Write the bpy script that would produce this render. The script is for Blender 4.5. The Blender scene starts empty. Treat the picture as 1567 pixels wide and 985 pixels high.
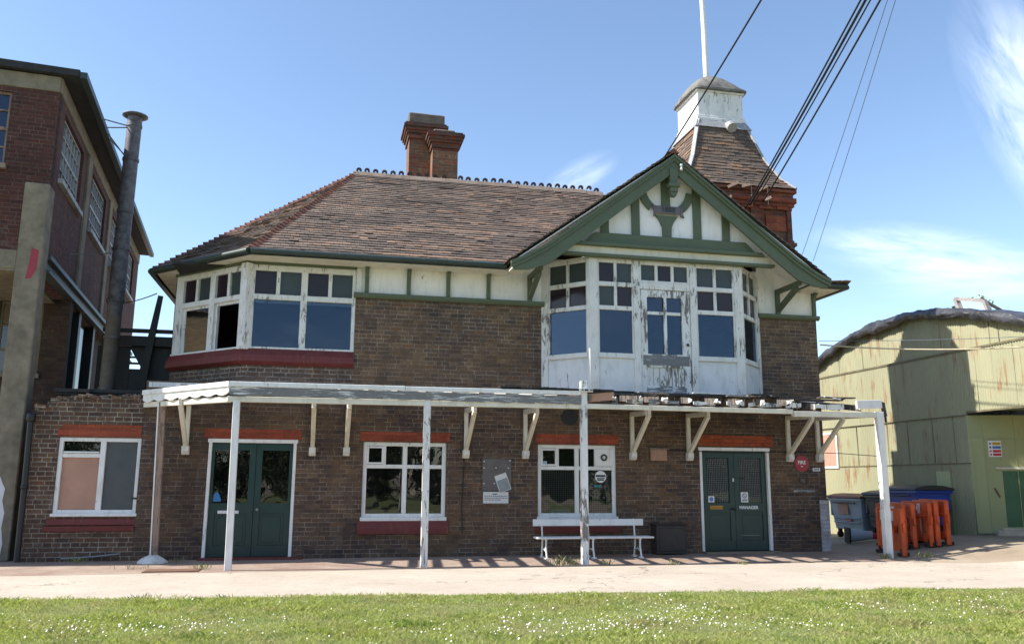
import bpy, bmesh, math, random
import numpy as np
from mathutils import Vector, Matrix

random.seed(7)
rng = np.random.default_rng(11)
S = bpy.context.scene
COL = S.collection
R = math.radians
PI = math.pi

# ------------------------------------------------------------------ materials
class NB:
    def __init__(s, name):
        s.m = bpy.data.materials.new(name); s.m.use_nodes = True
        s.t = s.m.node_tree; s.b = s.t.nodes['Principled BSDF']; s.o = s.t.nodes['Material Output']
    def n(s, typ, ins=None, **props):
        nd = s.t.nodes.new('ShaderNode' + typ)
        for k, v in props.items(): setattr(nd, k, v)
        for k, v in (ins or {}).items(): s.put(nd.inputs[k], v)
        return nd
    def put(s, sock, v):
        if hasattr(v, 'is_linked') or isinstance(v, bpy.types.NodeSocket): s.t.links.new(v, sock)
        else: sock.default_value = v
    def pos(s): return s.n('NewGeometry').outputs['Position']
    def uv(s): return s.n('UVMap').outputs[0]
    def map(s, vec, scale=(1, 1, 1), loc=(0, 0, 0)):
        return s.n('Mapping', {'Vector': vec, 'Scale': scale, 'Location': loc}).outputs[0]
    def noise(s, scale, detail=4, rough=.55, vec=None, dist=0):
        return s.n('TexNoise', {'Vector': vec if vec is not None else s.pos(), 'Scale': scale, 'Detail': detail,
                                'Roughness': rough, 'Distortion': dist}).outputs['Fac']
    def ramp(s, fac, *stops):
        nd = s.n('ValToRGB', {'Fac': fac}); e = nd.color_ramp.elements
        while len(e) < len(stops): e.new(.5)
        for el, (p, c) in zip(e, stops):
            el.position = p
            el.color = (c, c, c, 1) if isinstance(c, (int, float)) else (*c[:3], 1)
        return nd.outputs['Color']
    def mix(s, fac, a, b, blend='MIX'):
        nd = s.n('Mix', data_type='RGBA', blend_type=blend)
        s.put(nd.inputs[0], fac)
        for i, v in ((6, a), (7, b)):
            s.put(nd.inputs[i], (*v, 1) if isinstance(v, tuple) and len(v) == 3 else v)
        return nd.outputs[2]
    def math(s, op, a, b=0.):
        nd = s.n('Math', operation=op); s.put(nd.inputs[0], a); s.put(nd.inputs[1], b); return nd.outputs[0]
    def rnd(s): return s.n('Attribute', attribute_name='rnd').outputs['Fac']
    def done(s, col=None, rough=.6, metal=0, spec=None, bump=None, bs=.3, bd=.01):
        if col is not None: s.put(s.b.inputs['Base Color'], (*col, 1) if isinstance(col, tuple) and len(col) == 3 else col)
        s.put(s.b.inputs['Roughness'], rough); s.b.inputs['Metallic'].default_value = metal
        if spec is not None: s.b.inputs['Specular IOR Level'].default_value = spec
        if bump is not None:
            bn = s.n('Bump', {'Height': bump, 'Strength': bs, 'Distance': bd})
            s.t.links.new(bn.outputs[0], s.b.inputs['Normal'])
        return s.m

def brick_mat(name, c1, c2, mortar_d, mortar_p, patch, soot=.5, w=.235, h=.079, ms=.008, bump=.5, seed=0., pv=.45):
    k = NB(name); uv = k.uv(); P = k.pos()
    wob = k.n('TexNoise', {'Vector': uv, 'Scale': 9., 'Detail': 3.}).outputs['Color']
    v2 = k.n('VectorMath', {0: uv, 1: k.n('VectorMath', {0: wob, 'Scale': .012}, operation='SCALE').outputs[0]}, operation='ADD').outputs[0]
    mfac = k.ramp(k.noise(3.1, 7, .75, dist=.5), (.41, 0.), (.6, 1.))
    mort = k.mix(mfac, mortar_d, mortar_p)
    br = k.n('TexBrick', {'Vector': v2, 'Color1': (*c1, 1), 'Color2': (*c2, 1), 'Mortar': mort, 'Scale': 1., 'Mortar Size': ms,
                          'Mortar Smooth': .25, 'Bias': -.1, 'Brick Width': w, 'Row Height': h}, offset=.5, squash=.62, squash_frequency=3)
    col = br.outputs['Color']; fac = br.outputs['Fac']
    pn = k.ramp(k.noise(.75, 5, .6, dist=.3), (.4, 0.), (.68, 1.))
    col = k.mix(k.math('MULTIPLY', pn, pv), col, k.mix(.5, col, patch))
    # brick-to-brick shift
    cell = k.n('TexWhiteNoise', {'Vector': k.n('VectorMath', {0: k.map(v2, (1 / w, 1 / h, 1), (.13 + seed, 0, 0))}, operation='FLOOR').outputs[0]}).outputs['Value']
    col = k.mix(k.math('MULTIPLY', cell, .8), col, k.mix(1., col, (.5, .47, .5), 'MULTIPLY'))
    col = k.mix(k.ramp(cell, (.86, 0.), (.9, .55)), col, k.mix(1., col, (1.9, 1.7, 1.35), 'MULTIPLY'))
    sn = k.ramp(k.noise(.42, 6, .65, vec=k.map(P, (1, 1, .55), (seed, 0, 3)), dist=.6), (.46, 0.), (.7, 1.))
    col = k.mix(k.math('MULTIPLY', sn, soot), col, k.mix(1., col, (.32, .31, .33), 'MULTIPLY'))
    sm_ = k.ramp(k.noise(1.15, 7, .72, vec=k.map(P, (1, 1, 1.5), (7 + seed, 0, 0)), dist=.9), (.6, 0.), (.72, 1.))
    col = k.mix(k.math('MULTIPLY', sm_, .3), col, (.3, .27, .24))
    st = k.ramp(k.noise(2.6, 6, .68, vec=k.map(P, (1, 1, .1), (seed, 4, 0))), (.55, 0.), (.72, 1.))
    col = k.mix(k.math('MULTIPLY', st, .42), col, k.mix(1., col, (.4, .39, .4), 'MULTIPLY'))
    fine = k.ramp(k.noise(38, 4, .7), (.3, .62), (.75, 1.25))
    col = k.mix(1., col, fine, 'MULTIPLY')
    hgt = k.math('SUBTRACT', k.math('MULTIPLY', k.noise(60, 4), .5), fac)
    return k.done(col, .93, bump=hgt, bs=bump, bd=.012)

M = {}
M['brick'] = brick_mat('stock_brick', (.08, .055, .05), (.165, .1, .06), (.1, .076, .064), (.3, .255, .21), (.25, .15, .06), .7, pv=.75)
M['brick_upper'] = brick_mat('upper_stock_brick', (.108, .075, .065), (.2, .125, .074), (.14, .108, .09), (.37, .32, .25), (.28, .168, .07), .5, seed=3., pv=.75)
M['brick_annex'] = brick_mat('annex_brick', (.1, .062, .045), (.18, .105, .065), (.24, .2, .16), (.46, .41, .33), (.2, .11, .065), .55, seed=5.)
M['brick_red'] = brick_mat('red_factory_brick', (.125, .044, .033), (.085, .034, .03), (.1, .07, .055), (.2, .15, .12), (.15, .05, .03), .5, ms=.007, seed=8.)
M['brick_tower'] = brick_mat('tower_red_brick', (.3, .07, .032), (.11, .06, .04), (.1, .075, .06), (.24, .17, .13), (.5, .11, .038), .6, seed=1.5, pv=.8)
M['brick_chim'] = brick_mat('chimney_brick', (.2, .12, .07), (.3, .085, .04), (.14, .1, .08), (.32, .26, .18), (.36, .25, .12), .65, seed=2.2)
M['lintel'] = brick_mat('orange_rubbed_brick', (.46, .1, .036), (.34, .075, .03), (.15, .05, .03), (.22, .1, .06), (.3, .06, .02), .35, w=.235, h=.075, ms=.006)
M['lintel_flat'] = brick_mat('red_painted_brick', (.38, .082, .038), (.29, .066, .034), (.24, .06, .04), (.2, .06, .04), (.25, .04, .02), .45, w=.6, h=.085, ms=.004)

M['brick_apron'] = brick_mat('patched_apron_brick', (.1, .068, .052), (.17, .11, .07), (.13, .11, .1), (.42, .38, .35), (.24, .2, .17), .6, ms=.01, seed=6.)
M['brick_shade'] = brick_mat('shade_darkened_brick', (.07, .04, .03), (.095, .055, .038), (.05, .04, .033), (.09, .075, .06), (.1, .06, .04), .6, seed=7.)  # shade of the factory undercroft darkened into the brick colour
def wood_mat(name, base, under, peel, alt=None, rough=.6, fine=14., lo=.0, dirt=.35):
    """painted timber with flaking that follows its own noise"""
    k = NB(name); P = k.pos()
    n1 = k.noise(fine, 8, .74, vec=k.map(P, (1.3, 1.3, .28)), dist=.5)
    n2 = k.noise(1.3, 3, .6)
    f = k.math('ADD', n1, k.math('MULTIPLY', k.math('SUBTRACT', n2, .5), .55))
    m = k.ramp(f, (max(.0, .72 - peel), 0.), (min(1., .75 - peel), 1.))
    und = k.ramp(k.noise(25, 5, .7, vec=k.map(P, (2, 2, .6))), (.3, tuple(c * .55 for c in under)), (.7, under))
    b = k.mix(k.ramp(k.noise(3.2, 6, .65), (.4, 0.), (.8, 1.)), base, alt or tuple(c * .74 for c in base))
    b = k.mix(k.math('MULTIPLY', k.ramp(k.noise(7, 6, .7, vec=k.map(P, (1, 1, .3), (4, 0, 0))), (.5, 0.), (.78, 1.)), dirt), b, (.11, .1, .085))
    col = k.mix(m, b, und)
    return k.done(col, rough, bump=k.math('MULTIPLY', m, -1.), bs=.45, bd=.004)
M['white'] = wood_mat('white_gloss_paint', (.76, .75, .73), (.33, .28, .22), .06, (.66, .64, .6))
M['white_worn'] = wood_mat('white_flaking_paint', (.7, .69, .67), (.26, .225, .19), .135, (.6, .575, .53))
M['white_peel'] = wood_mat('white_paint_mostly_peeled', (.72, .72, .71), (.21, .19, .18), .19, (.6, .58, .55), fine=11)
k = NB('grey_weathered_board'); P = k.pos()
gr = k.noise(4, 7, .7, vec=k.map(P, (.5, 1, 5.)), dist=1.2); gl_ = k.ramp(k.math('ADD', gr, k.math('MULTIPLY', k.math('SUBTRACT', k.noise(1.1, 3), .5), .5)), (.55, 0.), (.63, 1.))
M['grey_board'] = k.done(k.mix(gl_, k.mix(k.noise(30, 5), (.12, .12, .125), (.22, .22, .225)), (.6, .6, .6)), .8, bump=gr, bs=.3, bd=.01)
M['cream'] = wood_mat('cream_paint', (.7, .66, .56), (.3, .25, .18), .05, (.6, .53, .41))
M['green'] = wood_mat('dull_green_paint', (.088, .114, .064), (.13, .12, .09), .08, (.07, .092, .054), .55)
M['teal'] = wood_mat('dark_teal_door_paint', (.008, .037, .034), (.04, .06, .05), .03, (.006, .027, .027), .35, dirt=.12)
M['red_paint'] = wood_mat('red_masonry_paint', (.135, .02, .017), (.2, .07, .04), .12, (.1, .015, .014), .6, dirt=.2)
M['bare_wood'] = wood_mat('bare_brown_timber', (.3, .21, .16), (.2, .14, .11), .2, (.22, .15, .12), .8)
M['old_wood'] = wood_mat('rotten_dark_timber', (.16, .13, .11), (.07, .06, .055), .25, (.1, .085, .075), .9)
M['black_wood'] = wood_mat('black_tarred_timber', (.018, .02, .024), (.04, .04, .042), .08, (.012, .013, .016), .55, dirt=.1)
M['gutter'] = wood_mat('dark_green_gutter_paint', (.026, .042, .036), (.05, .05, .045), .06, (.018, .03, .028), .45, dirt=.15)

def plain(name, col, rough=.6, metal=0., var=.2, scale=6., spec=None, bump=0., streak=1.):
    k = NB(name)
    n = k.noise(scale, 6, .65, vec=k.map(k.pos(), (1, 1, streak)))
    c = k.mix(k.ramp(n, (.3, 0.), (.72, 1.)), tuple(x * (1 - var) for x in col), tuple(min(1., x * (1 + var)) for x in col))
    return k.done(c, rough, metal, spec, bump=n if bump else None, bs=bump, bd=.01)
M['plaster'] = wood_mat('white_limewashed_plaster', (.82, .8, .8), (.32, .29, .26), .035, (.74, .715, .71), .85, dirt=.25)
M['concrete'] = plain('old_concrete', (.2, .168, .122), .92, var=.35, scale=4, bump=.25)
M['concrete_lt'] = plain('pale_concrete_lump', (.62, .6, .56), .9, var=.2, scale=9, bump=.3)
M['lead'] = plain('grey_lead', (.15, .14, .125), .75, 0., var=.55, scale=9, bump=.25)
M['lead_pale'] = plain('pale_lead_flashing', (.3, .3, .31), .6, .1, var=.25, scale=8)
M['lead_white'] = wood_mat('white_painted_cupola_board', (.72, .71, .69), (.36, .36, .35), .105, (.56, .56, .56), .7, dirt=.55)
M['plaque'] = plain('dark_lead_plaque', (.115, .1, .11), .5, .1, var=.3)
M['black_iron'] = plain('black_iron', (.012, .013, .015), .5, var=.3)
M['flue'] = plain('mottled_flue_pipe', (.12, .11, .115), .6, .1, var=.6, scale=7, bump=.15)
M['flue_low'] = plain('brown_flue_pipe', (.13, .11, .09), .75, var=.25)
M['felt'] = plain('black_roofing_felt', (.025, .024, .026), .85, var=.4, bump=.4)
M['rubble'] = brick_mat('broken_brickwork', (.22, .13, .08), (.12, .08, .06), (.28, .24, .2), (.4, .36, .3), (.3, .16, .1), .4, ms=.012, bump=.9)
M['unlit_int'] = plain('unlit_room_black', (.022, .021, .02), .9)  # gloom of the unlit rooms put into a near-black colour
M['steel'] = plain('grey_steel_beam', (.075, .085, .095), .5, .3, var=.3)
M['galv'] = plain('galvanised_wire', (.24, .25, .26), .5, .3, var=.1)
M['brass'] = plain('tarnished_brass', (.35, .2, .05), .4, .7, var=.3)
M['ply'] = plain('pinkish_plywood', (.42, .235, .165), .75, var=.12, scale=3)
M['board'] = plain('grey_notice_backboard', (.115, .1, .1), .6, var=.25)
M['paper'] = plain('white_printed_sheet', (.6, .6, .6), .5, var=.05)
M['paper_grey'] = plain('faded_grey_sheet', (.24, .27, .28), .6, var=.15)
M['ink'] = plain('black_print', (.03, .03, .035), .6)
M['blue'] = plain('blue_sticker', (.03, .17, .42), .4, var=.1)
M['teal_txt'] = plain('teal_sticker', (.02, .18, .2), .4, var=.1)
M['red_sign'] = plain('red_enamel_sign', (.3, .022, .035), .4, var=.15)
M['sign_white'] = plain('white_sign_vinyl', (.72, .72, .72), .4, var=.04)
M['sign_yellow'] = plain('yellow_sign_vinyl', (.6, .36, .02), .4, var=.05)
M['sign_blue'] = plain('blue_sign_vinyl', (.1, .2, .5), .4, var=.05)
M['sign_red'] = plain('red_sign_vinyl', (.5, .03, .04), .4, var=.05)
M['orange'] = plain('orange_barrier_plastic', (.6, .085, .015), .5, var=.35, scale=3)
M['rubber'] = plain('black_rubber', (.02, .02, .02), .8)
M['bin_grey'] = plain('blue_grey_bin_plastic', (.27, .34, .41), .5, var=.15, scale=3)
M['bin_blue'] = plain('blue_bin_plastic', (.012, .05, .3), .45, var=.15)
M['bin_lid'] = plain('brown_bin_lid', (.2, .07, .035), .6, var=.2)
M['bin_dark'] = plain('black_bin_lid', (.03, .03, .035), .5)
M['cabinet'] = plain('dark_brown_cabinet', (.035, .027, .024), .6, var=.25)
M['wood_box'] = plain('pinkish_wooden_hatch', (.33, .19, .13), .7, var=.12, scale=10)
M['rust'] = plain('rusty_plate', (.17, .085, .05), .85, var=.4, scale=14, bump=.3)
M['shed_door'] = wood_mat('mid_green_door_paint', (.06, .15, .08), (.2, .16, .1), .05, (.045, .12, .065), .5, dirt=.2)
M['door_step'] = plain('pale_stone_step', (.5, .44, .36), .9, var=.2)
M['bark'] = plain('tree_bark', (.09, .065, .045), .95, var=.4, scale=12, bump=.5)
M['cable'] = plain('black_cable_sheath', (.015, .015, .017), .6)
M['cable_pale'] = plain('cream_cable_sheath', (.5, .42, .28), .6)
M['cable_grey'] = plain('thin_grey_wire', (.12, .14, .19), .6)
M['blue_paper'] = plain('pale_blue_papers', (.4, .5, .62), .6, var=.15)
M['seam'] = plain('rusty_flashing', (.13, .11, .06), .8, var=.4)

def glass(name, tint, ior=1.75, rough=.006, gtint=(.95, .97, 1.)):
    k = NB(name); k.t.nodes.remove(k.b)
    fr = k.n('Fresnel', {'IOR': ior}).outputs[0]
    wob = k.n('Bump', {'Height': k.noise(1.7, 2, .5), 'Strength': .14, 'Distance': .05}).outputs[0]
    tr = k.n('BsdfTransparent', {'Color': (*tint, 1)}).outputs[0]
    gl = k.n('BsdfGlossy', {'Color': (*gtint, 1), 'Roughness': rough, 'Normal': wob}).outputs[0]
    mx = k.n('MixShader', {0: fr, 1: tr, 2: gl})
    df = k.n('BsdfDiffuse', {'Color': (.3, .29, .26, 1)}).outputs[0]
    dm_ = k.math('MULTIPLY', k.ramp(k.noise(2.2, 7, .7, vec=k.map(k.pos(), (1, 1, .5)), dist=.5), (.4, .15), (.75, 1.)), .05)
    mx = k.n('MixShader', {0: dm_, 1: mx.outputs[0], 2: df})
    k.t.links.new(mx.outputs[0], k.o.inputs[0]); return k.m
M['glass'] = glass('window_glass', (.62, .66, .66))
M['glass_bay'] = glass('bay_window_glass', (.45, .5, .55), 1.75, gtint=(.5, .7, 1.))
M['glass_dull'] = glass('dull_casement_glass', (.5, .5, .48), 1.25)
def colglass(name, c, rough=.12):
    k = NB(name); n = k.noise(5, 3)
    return k.done(k.mix(n, tuple(x * .7 for x in c), c), rough, spec=.3)
M['glass_purple'] = colglass('purple_stained_glass', (.03, .02, .026))
M['glass_green'] = colglass('grey_green_obscured_glass', (.055, .07, .068), .2)
M['glass_frost'] = colglass('dark_frosted_glass', (.1, .108, .112), .3)
M['glass_dark'] = colglass('dark_blue_glass', (.03, .038, .05), .1)
M['glass_white'] = colglass('old_factory_glass', (.16, .2, .26), .08)

def tiles_mat(name, cols, moss=.3, seed=0):
    k = NB(name); r = k.rnd()
    c = k.ramp(r, *[((i + .5) / len(cols), x) for i, x in enumerate(cols)])
    p = k.ramp(k.noise(.9, 5, .65, vec=k.map(k.pos(), (1, 1, 1), (seed, 0, 0)), dist=.5), (.42, 0.), (.66, 1.))
    c = k.mix(k.math('MULTIPLY', p, moss), c, k.mix(1., c, (.42, .4, .42), 'MULTIPLY'))
    c = k.mix(1., c, k.ramp(k.noise(30, 5, .7), (.3, .6), (.75, 1.2)), 'MULTIPLY')
    return k.done(c, .9, bump=k.noise(45, 4), bs=.3, bd=.01)
M['tiles'] = tiles_mat('clay_roof_tiles', [(.135, .103, .086), (.155, .117, .096), (.172, .128, .104), (.187, .137, .11), (.204, .147, .115), (.228, .16, .122), (.29, .187, .13)], .62)
M['tiles_tower'] = tiles_mat('tower_clay_tiles', [(.12, .09, .072), (.15, .11, .086), (.175, .125, .093), (.185, .12, .085), (.25, .145, .085)], .5, 4)
M['tiles_red'] = tiles_mat('red_bonnet_tiles', [(.15, .06, .042), (.2, .08, .055), (.25, .105, .07), (.14, .062, .048)], .4)
M['ridge'] = tiles_mat('dark_ridge_tiles', [(.09, .06, .06), (.06, .045, .045), (.12, .075, .065)], .3)
M['ridge_pale'] = plain('mortared_ridge', (.22, .17, .135), .9, var=.3)

def corr_mat(name, base, alt, rustamt):
    k = NB(name); P = k.pos()
    n = k.noise(1.1, 5, .6, vec=k.map(P, (1, 1, .35)))
    c = k.mix(k.ramp(n, (.35, 0.), (.7, 1.)), base, alt)
    sheet = k.n('TexWhiteNoise', {'Vector': k.n('VectorMath', {0: k.map(P, (1.1, 1.1, .42))}, operation='FLOOR').outputs[0]}).outputs['Value']
    c = k.mix(k.math('MULTIPLY', sheet, .28), c, tuple(x * .68 for x in base))
    ru = k.ramp(k.math('ADD', k.noise(2.2, 7, .72, vec=k.map(P, (3, 3, .45), (3, 1, 0)), dist=.3), k.math('MULTIPLY', k.math('SUBTRACT', k.noise(.7, 2), .5), .5)), (.6 - rustamt, 0.), (.74 - rustamt, .8))
    c = k.mix(ru, c, k.mix(k.noise(9, 4), (.14, .05, .02), (.3, .13, .045)))
    return k.done(c, .62, bump=k.noise(20, 4), bs=.12, bd=.01)
M['corr'] = corr_mat('yellow_green_corrugated_paint', (.34, .328, .2), (.27, .268, .165), .05)
M['shed_low'] = corr_mat('drab_green_boards', (.32, .35, .18), (.38, .39, .2), .0)
M['shed_roof'] = plain('dark_sheet_roof', (.09, .09, .1), .6, var=.3)
k = NB('grey_tarpaulin'); M['tarp'] = k.done(k.ramp(k.noise(1.5, 4), (.35, (.02, .02, .024)), (.7, (.07, .07, .078))), .42, spec=.45, bump=k.noise(9, 4, .6, dist=1.), bs=.5, bd=.04)

# ------------------------------------------------------------------ mesh building
Wd = {}   # world offset of every object used as parent
class F:  # a frame on a wall: a along, z up, d outwards
    def __init__(s, p, u, n=None):
        s.p = Vector(p); s.u = Vector(u).normalized(); s.n = Vector(n).normalized() if n else s.u.cross(Vector((0, 0, 1)))
    def __call__(s, a, z, d=0.): return s.p + s.u * a + s.n * d + Vector((0, 0, z))
F0 = F((0, 0, 0), (1, 0, 0))          # the front wall, d towards the viewer (-Y)

class MB:
    def __init__(s): s.v = []; s.f = []; s.r = []; s.sm = []
    def poly(s, pts, r=0., sm=False):
        i = len(s.v); s.v += [tuple(p) for p in pts]; s.f.append(tuple(range(i, i + len(pts)))); s.r.append(r); s.sm.append(sm)
    def solid(s, vs, fs, r=0., sm=False):
        i = len(s.v); s.v += [tuple(p) for p in vs]
        for f in fs: s.f.append(tuple(i + j for j in f)); s.r.append(r); s.sm.append(sm)
    def hexa(s, a, b, r=0.):     # two matching quads
        s.solid(list(a) + list(b), [(3, 2, 1, 0), (4, 5, 6, 7), (0, 1, 5, 4), (1, 2, 6, 5), (2, 3, 7, 6), (3, 0, 4, 7)], r)
    def box(s, x0, x1, y0, y1, z0, z1, r=0.):
        s.hexa([(x0, y0, z0), (x1, y0, z0), (x1, y1, z0), (x0, y1, z0)], [(x0, y0, z1), (x1, y0, z1), (x1, y1, z1), (x0, y1, z1)], r)
    def fbox(s, fr, a0, a1, z0, z1, d0, d1, r=0.):
        s.hexa([fr(a0, z0, d0), fr(a1, z0, d0), fr(a1, z0, d1), fr(a0, z0, d1)], [fr(a0, z1, d0), fr(a1, z1, d0), fr(a1, z1, d1), fr(a0, z1, d1)], r)
    def beam(s, p, q, w, h, up=(0, 0, 1), r=0., w2=None, h2=None):
        p = Vector(p); q = Vector(q); d = (q - p).normalized(); up = Vector(up)
        if abs(d.dot(up)) > .98: up = Vector((0, 1, 0))
        x = d.cross(up).normalized(); y = x.cross(d)
        def ring(c, w, h): return [c - x * w / 2 - y * h / 2, c + x * w / 2 - y * h / 2, c + x * w / 2 + y * h / 2, c - x * w / 2 + y * h / 2]
        s.hexa(ring(p, w, h), ring(q, w2 or w, h2 or h), r)
    def prism(s, pts, vec, r=0.):
        pts = [Vector(p) for p in pts]; vec = Vector(vec); n = len(pts); i = len(s.v)
        s.v += [tuple(p) for p in pts] + [tuple(p + vec) for p in pts]
        fs = [tuple(range(n - 1, -1, -1)), tuple(range(n, 2 * n))] + [(j, (j + 1) % n, n + (j + 1) % n, n + j) for j in range(n)]
        for f in fs: s.f.append(tuple(i + j for j in f)); s.r.append(r); s.sm.append(False)
    def tube(s, p, q, r0, r1=None, n=10, cap=True, r=0.):
        s.path([p, q], [r0, r0 if r1 is None else r1], n, cap, r)
    def path(s, pts, rad, n=8, cap=True, r=0.):
        pts = [Vector(p) for p in pts]
        if not isinstance(rad, (list, tuple)): rad = [rad] * len(pts)
        i0 = len(s.v); up = Vector((0, 0, 1)); x = None; rings = []
        for j, p in enumerate(pts):
            d = ((pts[min(j + 1, len(pts) - 1)] - pts[max(j - 1, 0)])).normalized()
            if x is None: x = d.cross(up if abs(d.z) < .95 else Vector((0, 1, 0))).normalized()
            else: x = (x - d * x.dot(d)).normalized()
            y = d.cross(x)
            rings.append([p + (x * math.cos(2 * PI * a / n) + y * math.sin(2 * PI * a / n)) * rad[j] for a in range(n)])
        for rg in rings: s.v += [tuple(v) for v in rg]
        for j in range(len(pts) - 1):
            for a in range(n):
                b = (a + 1) % n
                s.f.append((i0 + j * n + a, i0 + j * n + b, i0 + (j + 1) * n + b, i0 + (j + 1) * n + a)); s.r.append(r); s.sm.append(True)
        if cap: s.poly(rings[0][::-1], r); s.poly(rings[-1], r)
    def lathe(s, c, prof, n=16, r=0., sm=True):
        c = Vector(c); i0 = len(s.v)
        for (rd, z) in prof:
            s.v += [tuple(c + Vector((rd * math.cos(2 * PI * a / n), rd * math.sin(2 * PI * a / n), z))) for a in range(n)]
        for j in range(len(prof) - 1):
            for a in range(n):
                b = (a + 1) % n
                s.f.append((i0 + j * n + a, i0 + j * n + b, i0 + (j + 1) * n + b, i0 + (j + 1) * n + a)); s.r.append(r); s.sm.append(sm)
        s.f.append(tuple(i0 + a for a in range(n))[::-1]); s.r.append(r); s.sm.append(False)
        k0 = i0 + (len(prof) - 1) * n
        s.f.append(tuple(k0 + a for a in range(n))); s.r.append(r); s.sm.append(False)
    def plate(s, fr, a0, a1, z0, z1, holes, d0, d1, back=True, top=None):
        """wall with rectangular holes: front face at d1, back at d0, reveals in the holes"""
        A = sorted({a0, a1} | {h[0] for h in holes} | {h[1] for h in holes}); Z = sorted({z0, z1} | {h[2] for h in holes} | {h[3] for h in holes})
        A = [a for a in A if a0 <= a <= a1]; Z = [z for z in Z if z0 <= z <= z1]
        solid = {}
        for i in range(len(A) - 1):
            for j in range(len(Z) - 1):
                ca = (A[i] + A[i + 1]) / 2; cz = (Z[j] + Z[j + 1]) / 2
                solid[i, j] = not any(h[0] < ca < h[1] and h[2] < cz < h[3] for h in holes)
        for (i, j), ok in solid.items():
            if not ok: continue
            a, b, z, w = A[i], A[i + 1], Z[j], Z[j + 1]
            s.poly([fr(a, z, d1), fr(b, z, d1), fr(b, w, d1), fr(a, w, d1)])
            if back: s.poly([fr(a, z, d0), fr(a, w, d0), fr(b, w, d0), fr(b, z, d0)])
            for (di, dj, p, q) in ((-1, 0, (a, z), (a, w)), (1, 0, (b, w), (b, z)), (0, -1, (b, z), (a, z)), (0, 1, (a, w), (b, w))):
                if not solid.get((i + di, j + dj), False):
                    s.poly([fr(p[0], p[1], d1), fr(q[0], q[1], d1), fr(q[0], q[1], d0), fr(p[0], p[1], d0)])
    def build(s, name, mat, parent=None, loc=None, bevel=0., label=None, kind=None, jit=0.):
        off = Wd[parent] if parent is not None else Vector(loc or (0, 0, 0))
        me = bpy.data.meshes.new(name)
        v = np.array(s.v, dtype=np.float64)
        if jit: v = v + rng.normal(0, jit, v.shape)
        me.from_pydata([tuple(p) for p in (v - np.array(off))], [], s.f)
        at = me.attributes.new('rnd', 'FLOAT', 'FACE'); at.data.foreach_set('value', s.r)
        me.polygons.foreach_set('use_smooth', s.sm)
        uvl = me.uv_layers.new(name='UVMap'); uv = np.zeros((len(me.loops), 2)); 
        for p in me.polygons:
            n = p.normal
            if abs(n.z) > .94: t = Vector((1, 0, 0)); w = Vector((0, 1, 0))
            else:
                t = Vector((-n.y, n.x, 0)).normalized()
                if abs(n.y) >= abs(n.x):
                    if t.x < 0: t = -t
                elif t.y < 0: t = -t
                w = n.cross(t)
                if w.z < 0: w = -w
            for li in p.loop_indices:
                c = Vector(v[me.loops[li].vertex_index]); uv[li] = (c.dot(t), c.dot(w))
        uvl.data.foreach_set('uv', uv.ravel())
        me.materials.append(M[mat] if isinstance(mat, str) else mat)
        me.update()
        o = bpy.data.objects.new(name, me); COL.objects.link(o)
        if parent is not None: o.parent = parent; Wd[o] = Wd[parent]
        else: o.location = off; Wd[o] = Vector(off)
        if bevel:
            b = o.modifiers.new('bevel', 'BEVEL'); b.width = bevel; b.segments = 1; b.limit_method = 'ANGLE'; b.angle_limit = R(50)
        if label: o['label'] = label
        if kind: o['kind'] = kind
        return o

def build_each(mb, name, mat, parent):
    for f in mb.f: one = MB(); one.poly([mb.v[i] for i in f]); one.build(name, mat, parent)
def thing(name, label, cat, loc, group=None):
    o = bpy.data.objects.new(name, None); COL.objects.link(o); o.location = loc; o.empty_display_size = .2
    o['label'] = label; o['category'] = cat
    if group: o['group'] = group
    Wd[o] = Vector(loc); return o
def tag(o, label, cat, group=None):
    o['label'] = label; o['category'] = cat
    if group: o['group'] = group
    return o
def kids(o): return [c for c in list(bpy.data.objects) if c.parent == o]
def dup(root, loc, label=None, rotz=None, parent=None):
    r = root.copy(); COL.objects.link(r); r.location = loc
    if parent is not None: r.parent = parent
    if rotz is not None: r.rotation_euler.z = rotz
    if label: r['label'] = label
    for c in kids(root):
        d = c.copy(); COL.objects.link(d); d.parent = r
        for g in kids(c):
            e = g.copy(); COL.objects.link(e); e.parent = d
    return r
def text_mb(txt, size, fr, a, z, d, depth=.004, align='CENTER', bold=0.):
    cu = bpy.data.curves.new('lettering', 'FONT'); cu.body = txt; cu.size = size; cu.align_x = align; cu.align_y = 'CENTER'; cu.offset = bold
    ob = bpy.data.objects.new('lettering', cu); COL.objects.link(ob)
    bpy.context.view_layer.update()
    me = bpy.data.meshes.new_from_object(ob.evaluated_get(bpy.context.evaluated_depsgraph_get()))
    mb = MB()
    for p in me.polygons:
        pts = [fr(a + me.vertices[i].co.x, z + me.vertices[i].co.y, d) for i in p.vertices]
        mb.poly(pts)
    bpy.data.objects.remove(ob); bpy.data.curves.remove(cu); bpy.data.meshes.remove(me)
    return mb

def clip(poly, conv):
    """clip a 2D polygon by a convex CCW polygon"""
    out = poly
    for i in range(len(conv)):
        ax, ay = conv[i]; bx, by = conv[(i + 1) % len(conv)]
        ins = lambda p: (bx - ax) * (p[1] - ay) - (by - ay) * (p[0] - ax)
        res = []
        for j in range(len(out)):
            p, q = out[j], out[(j + 1) % len(out)]; dp, dq = ins(p), ins(q)
            if dp >= 0: res.append(p)
            if (dp >= 0) != (dq >= 0):
                t = dp / (dp - dq); res.append((p[0] + (q[0] - p[0]) * t, p[1] + (q[1] - p[1]) * t))
        out = res
        if len(out) < 3: return []
    return out
def area2(p): return abs(sum(p[i][0] * p[(i + 1) % len(p)][1] - p[(i + 1) % len(p)][0] * p[i][1] for i in range(len(p)))) / 2

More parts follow.
